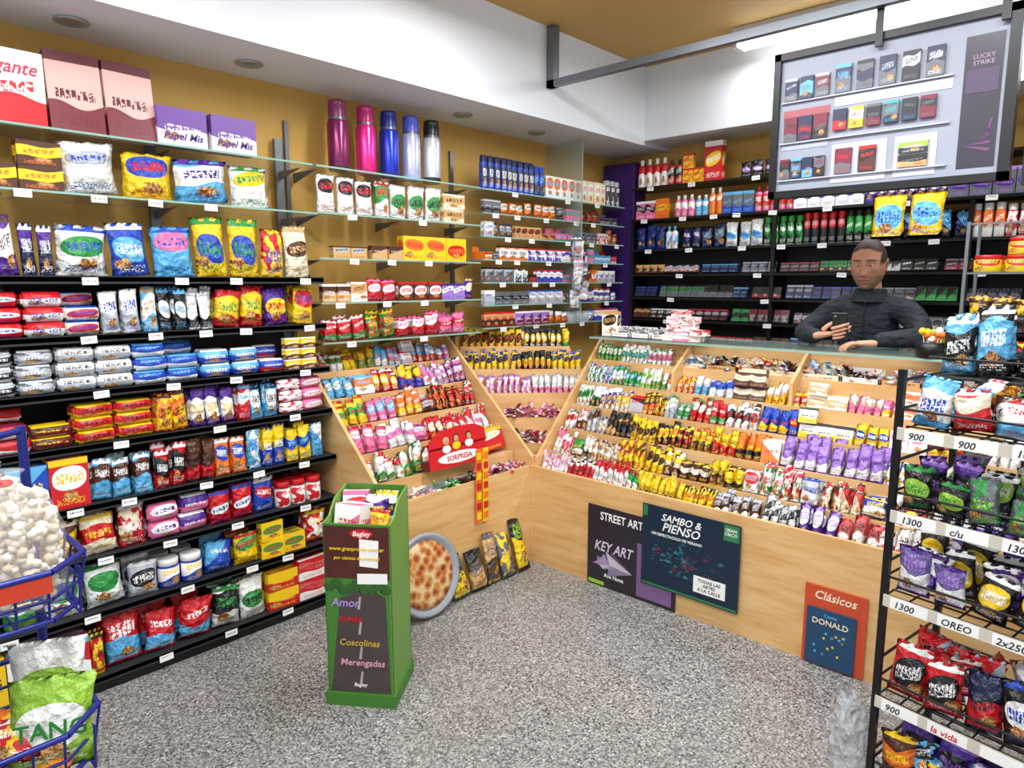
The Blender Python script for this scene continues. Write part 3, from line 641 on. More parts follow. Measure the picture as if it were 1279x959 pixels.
CG = ['KSR', 'VES', 'EKK', 'MKS', 'GKK', 'VKB', 'DTK', 'EVS', 'KKW', 'MKK', 'EGK', 'VKL', 'KER', 'SKE']
for z, nm, hh in ((1.66, 'lighter_and_card_packs', .07), (1.49, 'cigarette_packs', .085), (1.33, 'cigarette_packs', .085), (1.15, 'cigarette_packs', .085)):
    brow(nm, z, ''.join(t+';gap 1 .03 0 W;' if R.random() < .3 else t+';' for t in rs(['box'], .052, hh, 3.2, CG, (2, 5)).split(';') if t), tilt=.35, tags=.5, gap=.003, back=1)

# goods standing on the glass counter
pk = PK(); GZ = 1.2745
for k in range(5):
    for j in range(3-k//2):
        pk.add('box', MB(1.30+j*.075+R.uniform(-.01, .01)+k*.01, FY+.56+R.uniform(0, .03), GZ+k*.034)@Matrix.Rotation(R.uniform(-.3, .3), 4, 'Z'), .085, .032, .07, [col(c) for c in R.choice(['WNW', 'WRW', 'WCN'])])
pk.build('gum_boxes_stack')
pk = PK()
for j in range(3): pk.add('tray', MB(.95+j*.14, FY+.6, GZ), .12, .06, .1, [col(c) for c in 'WKR'], .9); heap(pk, MB(.95+j*.14, FY+.6, GZ), .11, .1, 12, ['WKS', 'SKW'])
pk.build('small_candy_dispensers')
pk = PK()
pk.add('box', MB(.86, FY+.62, GZ), .11, .15, .04, [col(c) for c in 'WKT'], .1); pk.build('chocolate_brand_card')
p = PB(); p.lathe([(.05, 0), (.06, .005), (.065, .07), (.06, .07), (.055, .01)], (2.60, 3.42, GZ), BLACK, 20)
for k in range(14):
    a = R.uniform(0, 6.3); r = R.uniform(0, .05); h = R.uniform(.07, .12); x, y = 2.60+r*math.cos(a), 3.42+r*math.sin(a)
    p.cyl((2.60+r*.5*math.cos(a), 3.42+r*.5*math.sin(a), GZ+.01), (x, y, GZ+h), .002, cm('W'), 5); p.ball((x, y, GZ+h), .016, cm(R.choice(['Y', 'O', 'W', 'J', 'Y'])), 10)
p.build('lollipop_tub')
e = empty('glass_display_case'); p = PB(); gx0, gx1, gy0, gy1 = 2.70, 3.35, 3.40, 3.64
for z in (1.285, 1.46, 1.64, 1.84): p.box(gx0, gx1, gy0, gy1, z-.006, z, GLASS); p.box(gx0, gx1, gy0-.002, gy0, z-.007, z, GREY)
for x, y in ((gx0, gy0), (gx0, gy1), (gx1, gy0), (gx1, gy1)): p.box(x-.006, x+.006, y-.006, y+.006, 1.276, 1.845, GREY)
p.build('frame', e)
for z, sp in ((1.285, 'bag 3 .08 .07 KYR;bag 3 .08 .07 YKD'), (1.46, 'bag 6 .075 .08 DYT;bag 3 .07 .08 YDK'), (1.64, 'jar 2 .1 .07 YRJ;jar 1 .1 .08 JWR;box 2 .1 .09 AKG')):
    pk = PK(); fillrow(pk, MB(gx0+.02, gy0+.01, z), sp, .6, back=2, tags=0, maxh=.16, jit=.15); pk.build('snacks', e)

# ================================================================= CIGARETTE SIGN
e = empty('cigarette_display_board'); p = PB(); sx0, sx1, sy, sz0, sz1 = 1.86, 2.82, 3.385, 2.0, 2.66
p.box(sx0, sx1, sy+.01, sy+.05, sz0, sz1, BLACK)
for b in ((sx0, sx1, sz0, sz0+.032), (sx0, sx1, sz1-.032, sz1), (sx0, sx0+.03, sz0, sz1), (sx1-.04, sx1, sz0, sz1)): p.box(b[0], b[1], sy-.018, sy+.01, b[2], b[3], BLACK)
PANEL = mat('board_panel_grey', '969bab', .4); p.box(sx0+.028, sx1-.028, sy+.004, sy+.0101, sz0+.028, sz1-.028, PANEL)
p.box(2.635, 2.765, sy+.001, sy+.004, sz0+.06, sz1-.09, mat('dark_ad_panel', '2c2838', .3))
for z in (2.44, 2.255, 2.085): p.box(1.90, 2.60, sy-.012, sy+.004, z-.008, z-.002, mat('white_ledge', 'b4b8c4', .4))
for b, c in (((1.91, 2.12, 2.355, 2.40), 'a85a60'), ((1.91, 2.12, 2.22, 2.24), 'a8acb8'), ((2.14, 2.60, 2.385, 2.425), 'c2c6d0'), ((2.40, 2.56, 2.05, 2.22), 'c0c2ce'), ((2.14, 2.37, 2.05, 2.22), 'c0c2ce')): p.box(b[0], b[1], sy+.001, sy+.004, b[2], b[3], cm(c))
for k in range(5): p.prism([(2.645+k*.02, 2.15), (2.74, 2.12+k*.03), (2.75, 2.13+k*.03)], 'y', sy-.0005, sy+.001, cm('7a3a78'))
p.box(2.645, 2.755, sy-.0005, sy+.001, 2.35, 2.44, cm('4a3a5a'))
p.build('frame_and_panel', e)
pk = PK()
def packs(x, z, n, w, h, cs, g=.010):
    for i in range(n):
        c = cs[i % len(cs)]; pk.add('box', MB(x+i*(w+g)+w/2, sy-.014, z), w, h, .012, [col(q) for q in c], .3 if i % 2 else .5)
packs(1.915, 2.44, 3, .058, .10, ['VES', 'VLE', 'MES'], .012); packs(2.14, 2.44, 5, .066, .12, ['VEL', 'EVK', 'VES', 'KSE', 'VEW'], .024)
packs(1.92, 2.255, 3, .06, .11, ['MEK', 'VMR', 'MKE'], .008); packs(2.14, 2.28, 6, .058, .09, ['VRK', 'YWR', 'KME', 'VEA', 'KVE', 'MKE'], .012)
packs(1.91, 2.087, 4, .045, .09, ['KEM', 'VEL', 'VLM', 'KEM'], .008); packs(2.16, 2.087, 2, .07, .11, ['MER', 'DKR'], .03); packs(2.42, 2.087, 1, .11, .05, ['KTE']); packs(2.42, 2.145, 1, .11, .05, ['JVW'])
pk.build('packs', e)
text('LUCKY\nSTRIKE', .024, Matrix.Translation((2.70, sy, 2.48)), 'a888a8', e)
p = PB(); p.box(2.86, 3.5, sy+.0, sy+.04, 1.98, 2.72, BLACK); p.box(2.90, 2.93, sy+.0, sy+.03, 2.7, 3.099, BLACK); p.box(3.4, 3.43, sy+.0, sy+.03, 2.7, 3.099, BLACK); p.build('dark_menu_board')
pk = PK()
for x in (2.33, 2.475): pk.add('bag', MB(x+.065, sy-.005, 1.79), .135, .19, .035, [col(c) for c in 'YLB'], .1)
pk.build('hanging_character_candy_bags')

# ================================================================= CARDBOARD FLOOR STAND
XS = Matrix.Translation((1.225, 1.383, 0))@Matrix.Rotation(math.radians(36), 4, 'Z')
e = empty('cardboard_promo_stand', XS); GR = cm('3f7a28', .5); w = .128; D = .25
p = PB()
p.box(-w-.008, w+.008, -.010, D+.008, 0, .05, GR)
p.prism([(-.0, .05), (-.0, .72), (.008, .72), (.008, .05)], 'x', -w, w, GR)
p.prism([(0, .05), (0, .72), (.06, .73), (.12, .78), (D, .80), (D, .05)], 'x', w-.006, w, cm('6c9a44', .5)); p.prism([(0, .05), (0, .72), (.06, .73), (.12, .78), (D, .80), (D, .05)], 'x', -w, -w+.006, cm('6c9a44', .5))
p.box(-w, w, D-.006, D, .05, .80, GR); p.box(-w+.006, w-.006, .008, D-.006, .64, .65, cm('T'))
y = -.0015
p.box(-w+.004, w-.004, y, 0, .51, .712, mat('wood_print', '4c1c14', .5, var=.4, scale=14)); 
p.prism([(-w+.012, .055), (w-.012, .055), (.105, .44), (.03, .48), (-.07, .43)], 'y', y, 0, mat('road_print', '483c3c', .5, var=.3, scale=10))
for k in range(4): p.prism([(-.004, .09+k*.1), (.006, .09+k*.1), (.012, .14+k*.1), (.004, .14+k*.1)], 'y', y-.0005, y, cm('a8a8a4'))
for k in range(9): p.ball((-.11+k*.027, y, .475+.015*math.sin(k*2)), .022, cm('2c5a20'), 8, (1, .03, .9))
p.prism([(.01, .56), (.08, .555), (.085, .66), (.012, .665)], 'y', y-.001, y, cm('W')); p.prism([(.0, .49), (.115, .495), (.115, .535), (0, .53)], 'y', y-.0015, 0, cm('W'))
p.lathe([(.04, 0), (.04, .001)], (0, 0, 0), cm('R'), 20, Matrix.Translation((.02, y-.001, .685))@Matrix.Rotation(PI/2, 4, 'X')@Matrix.Diagonal((1.1, .45, 1, 1)))
p.build('body', e)
yy = y-.0025
for s_, sz, x, z, c in (('Bagley', .026, .02, .677, 'W'), ('www.granpromo.com.ar', .021, 0, .62, 'Y'), ('por cientos de premios!', .018, 0, .585, 'Y'), ('Amor', .045, -.05, .40, 'b090d8'), ('RUMBA', .028, -.03, .34, 'R'), ('Coscolinas', .036, .0, .245, 'c8a83c'), ('Merengadas', .036, .01, .165, 'e0a0b8'), ('Bagley', .02, 0, .08, 'W')):
    text(s_, sz, Matrix.Translation((x, yy, z)), c, e, shear=.15)
pk = PK()
for a in ((-.06, .05, .652, 'box', .11, .12, .1, 'NWR'), (.03, .12, .652, 'bag', .1, .14, .05, 'WPY'), (-.06, .16, .652, 'box', .1, .14, .05, 'WRN'), (.06, .04, .652, 'bag', .09, .11, .04, 'YWR'), (.05, .18, .652, 'bag', .1, .14, .04, 'WVY')):
    pk.add(a[3], Matrix.Translation(a[:3])@Matrix.Rotation(R.uniform(-.3, .3), 4, 'Z')@Matrix.Rotation(-.2, 4, 'X'), a[4], a[5], a[6], [col(c) for c in a[7]])
pk.build('sweets_in_bin', e)

# ================================================================= BLACK RACK RIGHT
XR = Matrix.Translation((2.80, 2.13, 0))@Matrix.Rotation(math.radians(-10), 4, 'Z')
e = empty('black_wire_snack_rack', XR); p = PB(); RW, RD = .75, .4
for x in (0, RW):
    for y in (0, RD): p.box(x-.009, x+.009, y-.009, y+.009, 0, 1.36, BLACK)
    for z in (.2, .5, .8, 1.1, 1.33): p.cyl((x, 0, z), (x, RD, z), .005, BLACK, 6)
RZ = [.12, .39, .707, .96, 1.20]
for z in RZ+[1.335]:
    y0 = 0 if z < 1.3 else .16
    for k in range(9): p.cyl((0, y0+(RD-y0)*k/8, z-.006), (RW, y0+(RD-y0)*k/8, z-.006), .003, BLACK, 5)
    for k in range(13): p.cyl((RW*k/12, y0, z-.012), (RW*k/12, RD, z-.012), .003, BLACK, 5)
    p.path([(0, y0, z+.05), (RW, y0, z+.05), (RW, RD, z+.05), (0, RD, z+.05)], .004, BLACK, closed=True)
p.build('frame', e)
STRIP = mat('price_strip_cream', 'ccc6b8', .4)
p = PB()
for z in RZ:
    p.box(.005, RW, -.018, -.012, z-.034, z, STRIP)
    for x in (.025, .15, .28, .45): p.box(x, x+.10, -.0195, -.018, z-.033, z-.001, cm('W'))
p.build('price_strips', e)
for z, a, b in zip(RZ[::-1], (('900', '900', '1000'), ('1300', 'c/u', '1300'), ('1300', 'OREO', '2x2500'), ('900', 'la vida', ''), ('700', '900', ''))  , range(5)):
    for q, x in zip(a, (.035, .158, .288)): 
        if q: text(q, .027, Matrix.Translation((x, -.0198, z-.028)), 'R' if 'vida' in q else 'K', e, al='LEFT', shear=.2)
for z, sp, h in ((.12, 'bag 2 .10 .13 DOY;bag 2 .10 .13 LKW;bag 3 .1 .13 BLW', .2), (.39, 'bag 2 .1 .16 RKW .1;bag 1 .09 .15 VRK;bag 2 .09 .15 KWB .1;bag 3 .1 .15 RWK', .22), (.707, 'bag 2 .09 .15 PWU .4;bag 2 .09 .13 KYW .1;bag 3 .09 .13 PWU', .2), (.96, 'bag 2 .08 .11 KJG .1;bag 2 .08 .11 EGJ;bag 1 .08 .1 YKJ;bag 3 .08 .12 WGY', .2), (1.20, 'bag 1 .1 .12 LWB;bag 1 .1 .11 RCW;bag 2 .1 .11 WLR;bag 3 .1 .12 DOY', .13)):
    pk = PK(); M = Matrix.Translation((.015, 0, z)); fillrow(pk, M, sp, RW-.03, back=1, tags=0, jit=.2, inset=.01); fillrow(pk, M@Matrix.Translation((0, .08, .0)), rs(['bag'], .085, h*.8, .7, ['KYW', 'DWK', 'LKB', 'PKU', 'KJW', 'SRK', 'KRS', 'SWK']), RW-.03, back=2, tags=0, jit=.2)
    for q in range(16):
        pk.add('bag', M@Matrix.Translation((R.uniform(.05, RW-.1), R.uniform(.03, .2), R.uniform(.03, .09)))@Matrix.Rotation(R.uniform(-1, 1), 4, 'Z')@Matrix.Rotation(R.uniform(-1.2, -.5), 4, 'X'), .08, .1, .03, [col(c) for c in R.choice([t.split()[4] for t in sp.split(';')])])
    pk.build('snack_bags', e)
pk = PK(); fillrow(pk, Matrix.Translation((.02, .16, 1.335)), 'bag 1 .085 .19 LKW .3;bag 1 .09 .2 KLW .3;bag 1 .08 .19 KSW;bag 3 .09 .2 KLW;bag 3 .09 .2 LVW', RW-.04, back=2, tags=0, jit=.12, tilt=.1); pk.build('tall_bags', e)
# crumpled clear plastic bag standing against the rack
n = NT('crumpled_film'); n.b.inputs['Base Color'].default_value = (*hx('dfe4ea'), 1); n.b.inputs['Alpha'].default_value = .42; n.b.inputs['Roughness'].default_value = .12
cv = n.n.new('ShaderNodeTexVoronoi'); cv.inputs['Scale'].default_value = 26; n.link(n.obj(), cv.inputs['Vector']); n.bump(n.M('ADD', cv.outputs['Distance'], n.noise(n.obj(), 40, 3)), 1, .03)
V = []; nn, nr = 26, 18; px, py = 2.725, 2.185
for j in range(nr+1):
    t = j/nr; rad = .052*(1-.45*max(0, t-.7)/.3)*(.8+.2*min(1, t*8))
    for k in range(nn):
        a = 2*PI*k/nn; q = rad*(1+.10*math.sin(3*a+t*9)+.07*math.sin(7*a-t*14)+R.uniform(-.06, .06)); V.append((px+q*math.cos(a)-.01*t, py+q*1.15*math.sin(a), .004+t*.33+(.012*math.sin(5*a) if j == nr else 0)))
p = PB(); p.faces(V, [(j*nn+k, j*nn+(k+1) % nn, (j+1)*nn+(k+1) % nn, (j+1)*nn+k) for j in range(nr) for k in range(nn)]+[tuple(range(nn))[::-1]], n.m, True); p.build('clear_plastic_bag')
p = PB()
for a in range(60):
    t = math.acos(1-2*(a+.5)/60); f2 = a*2.399; d = Vector((math.sin(t)*math.cos(f2), math.sin(t)*math.sin(f2), math.cos(t))); c = Vector((2.70, 2.845, .72))
    p.ball(tuple(c+d*.018), .01, cm('e8e020'), 6)
p.cyl((2.70, 2.86, .56), (2.70, 2.85, .72), .002, cm('W'), 5)
p.build('yellow_pompom')

# ================================================================= BLUE WIRE RACK (left foreground)
e = empty('blue_wire_rack'); BLU = mat('blue_coated_wire', '18247c', .3, .2); p = PB()
bx0, bx1, by0, by1 = 1.28, 1.72, -.10, .41
for x, y in ((bx0, by0), (bx1-.02, by0), (bx0, by1-.02)): p.cyl((x, y, 0), (x, y, 1.25), .011, BLU, 8)
p.cyl((bx0, by1-.02, 1.24), (bx1-.02, by0, 1.24), .009, BLU, 8)
BZ = (.18, .55, .91)
for z in BZ:
    def ring(zz, r, q=0):
        pts = [(bx0-q, by0-q, zz), (bx1-.08, by0-q, zz), (bx1+q, by0+.08, zz), (bx1+q, by1-.08, zz), (bx1-.08, by1+q, zz), (bx0-q, by1+q, zz)]
        p.path(pts, r, BLU, closed=True)
    ring(z+.11, .007, .0); ring(z+.05, .004, -.01); ring(z, .006, -.02)
    for k in range(9):
        y = by0+.03+(by1-by0-.06)*k/8; p.path([(bx1, y, z+.11), (bx1-.02, y, z), (bx0, y, z), (bx0, y, z+.11)], .003, BLU, 5)
    for k in range(8):
        x = bx0+.03+(bx1-bx0-.1)*k/7; p.path([(x, by1, z+.11), (x, by1-.02, z), (x, by0, z), (x, by0, z+.11)], .003, BLU, 5)
    if z > .8: p.prism([(by0+.08, z+.07), (by1-.08, z+.07), (by1-.08, z+.105), (by0+.08, z+.105)], 'x', bx1+.002, bx1+.004, cm('c83a1c'))
p.build('frame', e)
PUFFC = [mat('puff_piece_a', 'e8dcc8', .7), mat('puff_piece_b', 'd4c2a8', .7), mat('puff_piece_c', 'f0e8da', .7)]
FILM = clear('bag_film', 'f4f6f8', .12, .08)
def puff(loc, w, h, rot):
    X = Matrix.Translation(loc)@Matrix.Rotation(rot, 4, 'Z'); p = PB()
    for k in range(300):
        zz = R.uniform(.05, .84); rr = math.sin(PI*min(1, zz*.85+.1))**.5
        a = R.uniform(0, 2*PI); q = R.uniform(.72, 1)**.5
        x, y = w*.47*rr*q*math.cos(a), w*.33*rr*q*math.sin(a)
        p.ball((x, y, zz*h), R.uniform(.010, .015), R.choice(PUFFC), 7, (1, R.uniform(.6, 1), R.uniform(.6, 1)), X)
    p.lathe([(w*.2, .0), (w*.47, .05*h), (w*.53, .3*h), (w*.52, .6*h), (w*.4, .8*h), (w*.14, .9*h), (w*.08, .93*h), (w*.2, h)], (0, 0, 0), FILM, 20, X@Matrix.Diagonal((1, .75, 1, 1)))
    p.ball((0, 0, .915*h), .016, cm('R'), 8, (1, 1, .5), X)
    p.build('puffed_snack_bag', e)
z_ = BZ[2]+.008
puff((1.61, .29, z_), .19, .30, .9); puff((1.58, .08, z_), .19, .28, 1.0); puff((1.41, .29, z_), .17, .28, .9); puff((1.40, .06, z_), .18, .28, .9)
pk = PK(); RZr = Matrix.Rotation(math.radians(62), 4, 'Z'); z1, z0 = BZ[1]+.005, BZ[0]+.005
for loc, w_, h_, cs, st in (((1.66, .30, z1), .17, .2, 'JWG', .1), ((1.68, .10, z1), .17, .2, 'JWG', .1), ((1.52, .33, z1), .16, .22, 'WJY', .1), ((1.43, .1, z1), .17, .2, 'GYW', .1), ((1.62, .32, z0), .15, .17, 'ORY', .1), ((1.62, .14, z0), .16, .16, 'YRO', .1), ((1.45, .2, z0), .17, .17, 'ROY', .1)):
    cc = [col(c) for c in cs]; cc[2] = cc[1] if cs == 'JWG' else cc[2]
    pk.add('bag', Matrix.Translation(loc)@RZr@Matrix.Rotation(-.2, 4, 'X'), w_, h_, .06, cc, .1, .15)
for k in range(8): pk.add('bag', Matrix.Translation((R.uniform(1.55, 1.67), R.uniform(.1, .33), z1+.01+R.uniform(0, .05)))@Matrix.Rotation(R.uniform(.3, 1.5), 4, 'Z')@Matrix.Rotation(-1.0, 4, 'X'), .09, .1, .03, [col(c) for c in R.choice(['ORY', 'YRO', 'RYW'])])
pk.build('drink_mix_packs', e)
text('TANG', .05, Matrix.Translation((1.66, .30, z1))@RZr@Matrix.Rotation(-.2, 4, 'X')@Matrix.Translation((.01, -.006, .078)), '1a7a2a', e, ex=.001)

# ================================================================= SHOPKEEPER
def skin(verts, edges, rad, mt, name, sub=2):
    me = bpy.data.meshes.new(name+'_s'); me.from_pydata(verts, edges, []); o = bpy.data.objects.new(name+'_s', me); sc.collection.objects.link(o)
    m_ = o.modifiers.new('k', 'SKIN'); m_.use_smooth_shade = True
    sv = me.skin_vertices[0].data if me.skin_vertices else None
    if sv is None:
        bpy.context.view_layer.objects.active = o; bpy.ops.mesh.customdata_skin_add(); sv = me.skin_vertices[0].data
    for i, r in enumerate(rad): sv[i].radius = r if isinstance(r, tuple) else (r, r); sv[i].use_root = (i == 0)
    s_ = o.modifiers.new('s', 'SUBSURF'); s_.levels = s_.render_levels = sub
    bpy.context.view_layer.update()
    m2 = bpy.data.meshes.new_from_object(o.evaluated_get(bpy.context.evaluated_depsgraph_get())); bpy.data.objects.remove(o)
    m2.materials.clear()
    for q in (mt if isinstance(mt, list) else [mt]): m2.materials.append(q)
    m2.polygons.foreach_set('use_smooth', [True]*len(m2.polygons))
    o2 = bpy.data.objects.new(name, m2); sc.collection.objects.link(o2); return o2
JK = NT('navy_jacket'); f_ = JK.noise(JK.obj(), 40, 4); JK.link(JK.ramp(f_, [(.3, hx('10161f')), (.7, hx('1b232f'))]), JK.b.inputs['Base Color']); JK.b.inputs['Roughness'].default_value = .8
mp_ = JK.n.new('ShaderNodeMapping'); mp_.inputs['Scale'].default_value = (6, 6, 15); mp_.inputs['Rotation'].default_value = (.3, .5, 0); JK.link(JK.obj(), mp_.inputs[0])
w_ = JK.noise(mp_.outputs[0], 1.6, 3, .6); JK.bump(w_, .8, .045); JK = JK.m
TR = mat('dark_trousers', '20242c', .8); SK = mat('skin', 'cc967a', .5, var=.1, scale=30)
man = empty('shopkeeper'); mx, my = 2.19, 3.99
V = [(mx, my, .98), (mx, my-.005, 1.15), (mx, my-.02, 1.32), (mx, my-.02, 1.42), (mx, my-.03, 1.535),
     (mx-.10, my-.03, 1.475), (mx-.185, my-.03, 1.455), (mx-.25, my-.08, 1.38), (mx-.285, my-.19, 1.332), (mx-.21, my-.29, 1.328), (mx-.125, my-.385, 1.330),
     (mx+.10, my-.03, 1.475), (mx+.185, my-.03, 1.455), (mx+.25, my-.08, 1.38), (mx+.28, my-.19, 1.332), (mx+.20, my-.27, 1.328), (mx+.115, my-.345, 1.320),
     (mx-.10, my, .88), (mx-.11, my-.02, .50), (mx-.11, my, .10), (mx-.11, my-.13, .05), (mx+.10, my, .88), (mx+.11, my-.02, .50), (mx+.11, my, .10), (mx+.11, my-.13, .05)]
E = [(0, 1), (1, 2), (2, 3), (3, 4), (3, 5), (5, 6), (6, 7), (7, 8), (8, 9), (9, 10), (3, 11), (11, 12), (12, 13), (13, 14), (14, 15), (15, 16), (0, 17), (17, 18), (18, 19), (19, 20), (0, 21), (21, 22), (22, 23), (23, 24)]
r = [(.17, .12), (.165, .12), (.165, .12), (.15, .11), (.07, .07), (.085, .08), (.078, .075), (.064, .062), (.054, .052), (.046, .044), (.036, .034),
     (.085, .08), (.078, .075), (.064, .062), (.054, .052), (.046, .044), (.036, .034), .09, .065, .05, .04, .09, .065, .05, .04]
b = skin(V, E, r, [JK, TR, BLACK], 'body', 3); b.parent = man
for pl in b.data.polygons:
    z = pl.center.z; pl.material_index = 0 if z > .95 else (1 if z > .11 else 2)
nk = skin([(mx, my-.03, 1.50), (mx, my-.045, 1.57), (mx, my-.06, 1.64)], [(0, 1), (1, 2)], [.06, .056, .055], SK, 'neck', 2); nk.parent = man
p = PB(); p.lathe([(.095, -.03), (.082, .01), (.074, .036), (.066, .038), (.068, .02), (.07, 0)], (mx, my-.04, 1.53), JK, 24); p.cyl((mx, my-.145, 1.32), (mx, my-.118, 1.54), .0025, BLACK, 6); p.build('collar', man)
def head():
    nu, nv = 144, 120; V = []; C = []
    skinc = np.array(hx('ca9476')); hair = np.array(hx('1e1815')); red = np.array(hx('b06a5a')); beard = np.array(hx('7c6056'))
    g = lambda q, s_: math.exp(-(q/s_)**2)
    sst = lambda a, b_, q: (lambda t: t*t*(3-2*t))(max(0, min(1, (q-a)/(b_-a))))
    for j in range(nv+1):
        t = PI*j/nv
        for i in range(nu):
            a = 2*PI*i/nu; x, y, z = math.sin(t)*math.sin(a), -math.sin(t)*math.cos(a), math.cos(t)
            X = .080*math.copysign(abs(x)**.9, x); Y = .098*y; Z = .130*z
            if z < 0: X *= 1-.25*(-z)**2.0
            if z < 0 and y > 0: Y *= 1-.35*(-z)
            if z < 0 and y < 0: Y *= 1+.22*(-z)**1.5*sst(.1, .8, -y+.3*(-z))
            F = sst(.15, .6, -y); ax = abs(X)
            nz = 0
            if -.05 < Z < .03: nz = ((.03-Z)/.062)**1.15 if Z > -.032 else max(0, 1-((-.032-Z)/.014)**1.5)
            dy = .026*g(X, .0085+.006*sst(.01, -.03, Z))*nz + .006*g(X-0, .017)*g(Z+.03, .010)
            dy += .006*g(Z-.036, .009)*g(ax-.025, .026) - .014*g(ax-.032, .016)*g(Z-.014, .012)
            dy += .005*g(Z+.061, .006)*g(X, .022)+.006*g(Z+.075, .0065)*g(X, .019)-.006*g(Z+.0675, .003)*g(X, .025)
            dy += .007*g(Z+.105, .013)*g(X, .022)-.003*g(Z+.088, .006)*g(X, .02)+.006*g(ax-.047, .016)*g(Z+.010, .016)-.006*g(ax-.045, .013)*g(Z+.050, .022)-.002*g(ax-.022, .006)*g(Z+.045, .014)
            Y -= F*dy
            c = skinc.copy()
            front = .088 - .5*max(0, ax-.02)
            hl = front if y < -.25 else (.02 if y < -.02 else -.045)
            k_h = sst(hl-.004, hl+.004, Z)
            if y < -.25 and ax > .062: k_h = max(k_h, sst(.0, .02, Z)*sst(.062, .067, ax))
            c = c*(1-k_h)+hair*k_h
            X *= 1+.035*k_h; Y *= 1+.03*k_h; Z *= 1+.015*k_h
            if y < -.05:
                bd = sst(-.036, -.05, Z)*.62*(1-k_h)
                bd *= 1-.75*g(Z+.045, .006)*g(X, .010)
                c = c*(1-bd)+beard*bd
                lp = min(1, g(Z+.061, .0055)*g(X, .020)*1.3+g(Z+.075, .006)*g(X, .018)*1.3); lp = sst(.45, .75, lp)
                c = c*(1-lp)+red*lp
                ml = g(Z+.0675, .0018)*sst(.026, .022, ax); c = c*(1-ml)+np.array(hx('4a241e'))*ml
                eb = sst(.0055, .003, abs(Z-(.036-(ax-.028)**2*7)))*sst(.010, .014, ax)*sst(.054, .046, ax); c = c*(1-eb*.85)+hair*eb*.85
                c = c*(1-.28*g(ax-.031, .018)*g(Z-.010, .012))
                nl = g(ax-.008, .0035)*g(Z+.0415, .003); c = c*(1-.7*nl)
                c = c+(red-c)*.3*(g(X, .011)*g(Z+.03, .015)+.6*g(ax-.045, .018)*g(Z+.02, .02))
            V.append((X, Y, Z)); C.append((*c, 1))
    F = [(j*nu+i, (j+1)*nu+i, (j+1)*nu+(i+1) % nu, j*nu+(i+1) % nu) for j in range(nv) for i in range(nu)]
    me = bpy.data.meshes.new('head'); me.from_pydata(V, [], F)
    at = me.attributes.new('hc', 'FLOAT_COLOR', 'POINT'); at.data.foreach_set('color', np.array(C).ravel())
    n = NT('face_skin'); a_ = n.n.new('ShaderNodeAttribute'); a_.attribute_name = 'hc'; nn = n.noise(n.obj(), 90, 3)
    n.link(n.mix(n.M('MULTIPLY', nn, .15), a_.outputs['Color'], hx('9a6048')), n.b.inputs['Base Color']); n.b.inputs['Roughness'].default_value = .6
    n.bump(nn, .25, .004)
    me.materials.append(n.m); me.polygons.foreach_set('use_smooth', [True]*len(me.polygons)); me.validate()
    o = bpy.data.objects.new('head', me); sc.collection.objects.link(o); return o
HM = Matrix.Translation((mx-.005, my-.085, 1.69))@Matrix.Rotation(math.radians(2), 4, 'Z')@Matrix.Rotation(math.radians(10), 4, 'X')@Matrix.Scale(1.03, 4)
h = head(); h.parent = man; h.matrix_local = HM
p = PB(); IR = cm('1a100c', .2); SKF = mat('ear_lid_skin', 'c08a6e', .5, var=.05); INN = mat('ear_inner', 'a06650', .5)
for s_ in (-1, 1):
    p.ball((s_*.031, -.0745, .0125), .0122, cm('e8e0da', .2), 18); p.ball((s_*.030, -.0845, .009), .0052, IR, 12, (1, .45, 1))
    p.ball((s_*.031, -.0745, .0165), .0133, SKF, 18, (1.12, 1, .72))
    p.ball((s_*.031, -.0735, .0045), .0125, SKF, 18, (1.1, 1, .45))
    p.path([(s_*(.080+.004*math.sin(-1.3+k*.3)), .006+.013*math.cos(-1.3+k*.3), .024*math.sin(-1.3+k*.3)) for k in range(14)], .0045, SKF, 8)
    p.ball((s_*.079, .004, -.002), .023, INN, 14, (.2, .6, 1)); p.ball((s_*.079, .001, -.024), .007, SKF, 10, (.6, .9, 1.1))
o = p.build('eyes_and_ears', man); o.matrix_local = HM
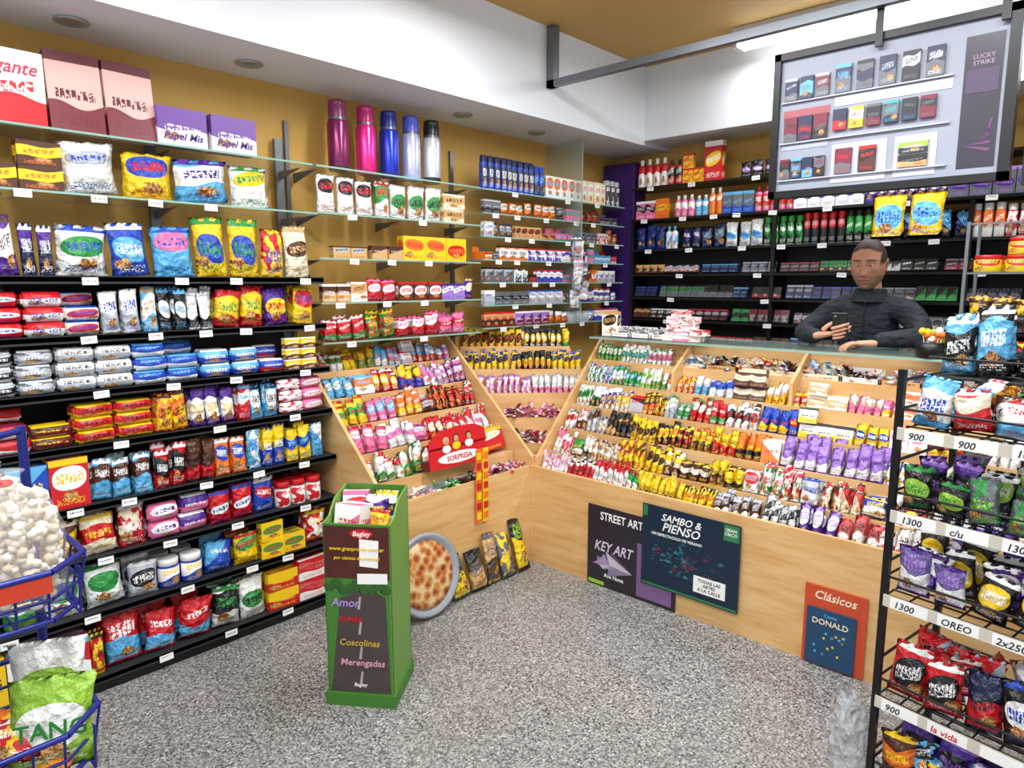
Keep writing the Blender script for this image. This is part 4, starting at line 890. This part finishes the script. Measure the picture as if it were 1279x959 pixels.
def hand(wr, D, P, S, name, curl):
    wr, D, P, S = Vector(wr), Vector(D).normalized(), Vector(P).normalized(), Vector(S).normalized(); parts = []
    c = lambda a, b_, d: tuple(wr+D*a+S*b_+P*d)
    parts.append(skin([c(-.03, 0, 0), c(.01, 0, 0), c(.045, .0, 0), c(.078, 0, 0)], [(0, 1), (1, 2), (2, 3)], [(.024, .02), (.026, .019), (.036, .015), (.034, .012)], SK, name))
    for k, (b_, L) in enumerate(((.029, .070), (.0095, .078), (-.0100, .073), (-.028, .058))):
        pts = [c(.065, b_*.9, 0)]; pos = Vector(c(.082, b_, 0)); pts.append(tuple(pos)); ang = 0
        for q, l in enumerate((.42, .32, .26)):
            ang += curl*(1, 1.1, .8)[q]+k*.05; d = D*math.cos(ang)+P*math.sin(ang)+S*(.06-.04*k); pos = pos+d*L*l; pts.append(tuple(pos))
        parts.append(skin(pts, [(0, 1), (1, 2), (2, 3), (3, 4)], [.0085, .0088, .0083, .0076, .0066], SK, name))
    pts = [c(.02, .02, .002), c(.042, .038, .012), c(.066, .045, .027), c(.09, .041, .031)]
    parts.append(skin(pts, [(0, 1), (1, 2), (2, 3)], [.014, .0115, .010, .0082], SK, name))
    bpy.ops.object.select_all(action='DESELECT')
    for q in parts: q.select_set(True)
    bpy.context.view_layer.objects.active = parts[0]; bpy.ops.object.join(); parts[0].name = name; parts[0].parent = man
Zp = Vector((0, -.42, .9)).normalized(); Xp = Vector((1, 0, 0)); Bk = Vector((0, -.9, -.42)).normalized(); C0 = Vector((mx-.015, my-.425, 1.375))
Dh = (Xp*.97+Zp*.2).normalized()
hand(C0+Bk*.016-Dh*.105-Zp*.012, Dh, -Bk, Zp, 'right_hand', .16)
hand((mx+.115, my-.37, 1.306), (-.88, -.35, .0), (-.03, .1, -1), (-.35, .88, 0), 'left_hand', .3)
p = PB(); XP = Matrix(((Xp.x, -Bk.x, Zp.x, C0.x), (Xp.y, -Bk.y, Zp.y, C0.y), (Xp.z, -Bk.z, Zp.z, C0.z), (0, 0, 0, 1)))
p.box(-.035, .035, -.004, .004, -.06, .085, mat('phone_case', '101216', .3), XP); p.box(-.032, .032, .004, .0045, -.055, .08, mat('phone_screen', '8090a8', .2, emit=.3), XP); p.ball((-.018, -.004, .07), .006, GREY, 10, (1, .3, 1), XP)
p.build('smartphone', man, bevel=.003)

for k, v in TAGD.items(): v.build('price_tags', FIXT[k])

# ================================================================= LIGHT / CAMERA
w = bpy.data.worlds.new('w'); sc.world = w; w.use_nodes = True
w.node_tree.nodes['Background'].inputs[0].default_value = (.84, .92, 1, 1); w.node_tree.nodes['Background'].inputs[1].default_value = 1.0
cam = bpy.data.cameras.new('cam'); co = bpy.data.objects.new('camera', cam); sc.collection.objects.link(co); sc.camera = co
cam.sensor_width = 36; cam.lens = 860/1279*36; cam.clip_start = .05
co.location = (CX, CY, CH); co.rotation_euler = (math.radians(90-8.4), 0, math.radians(43))
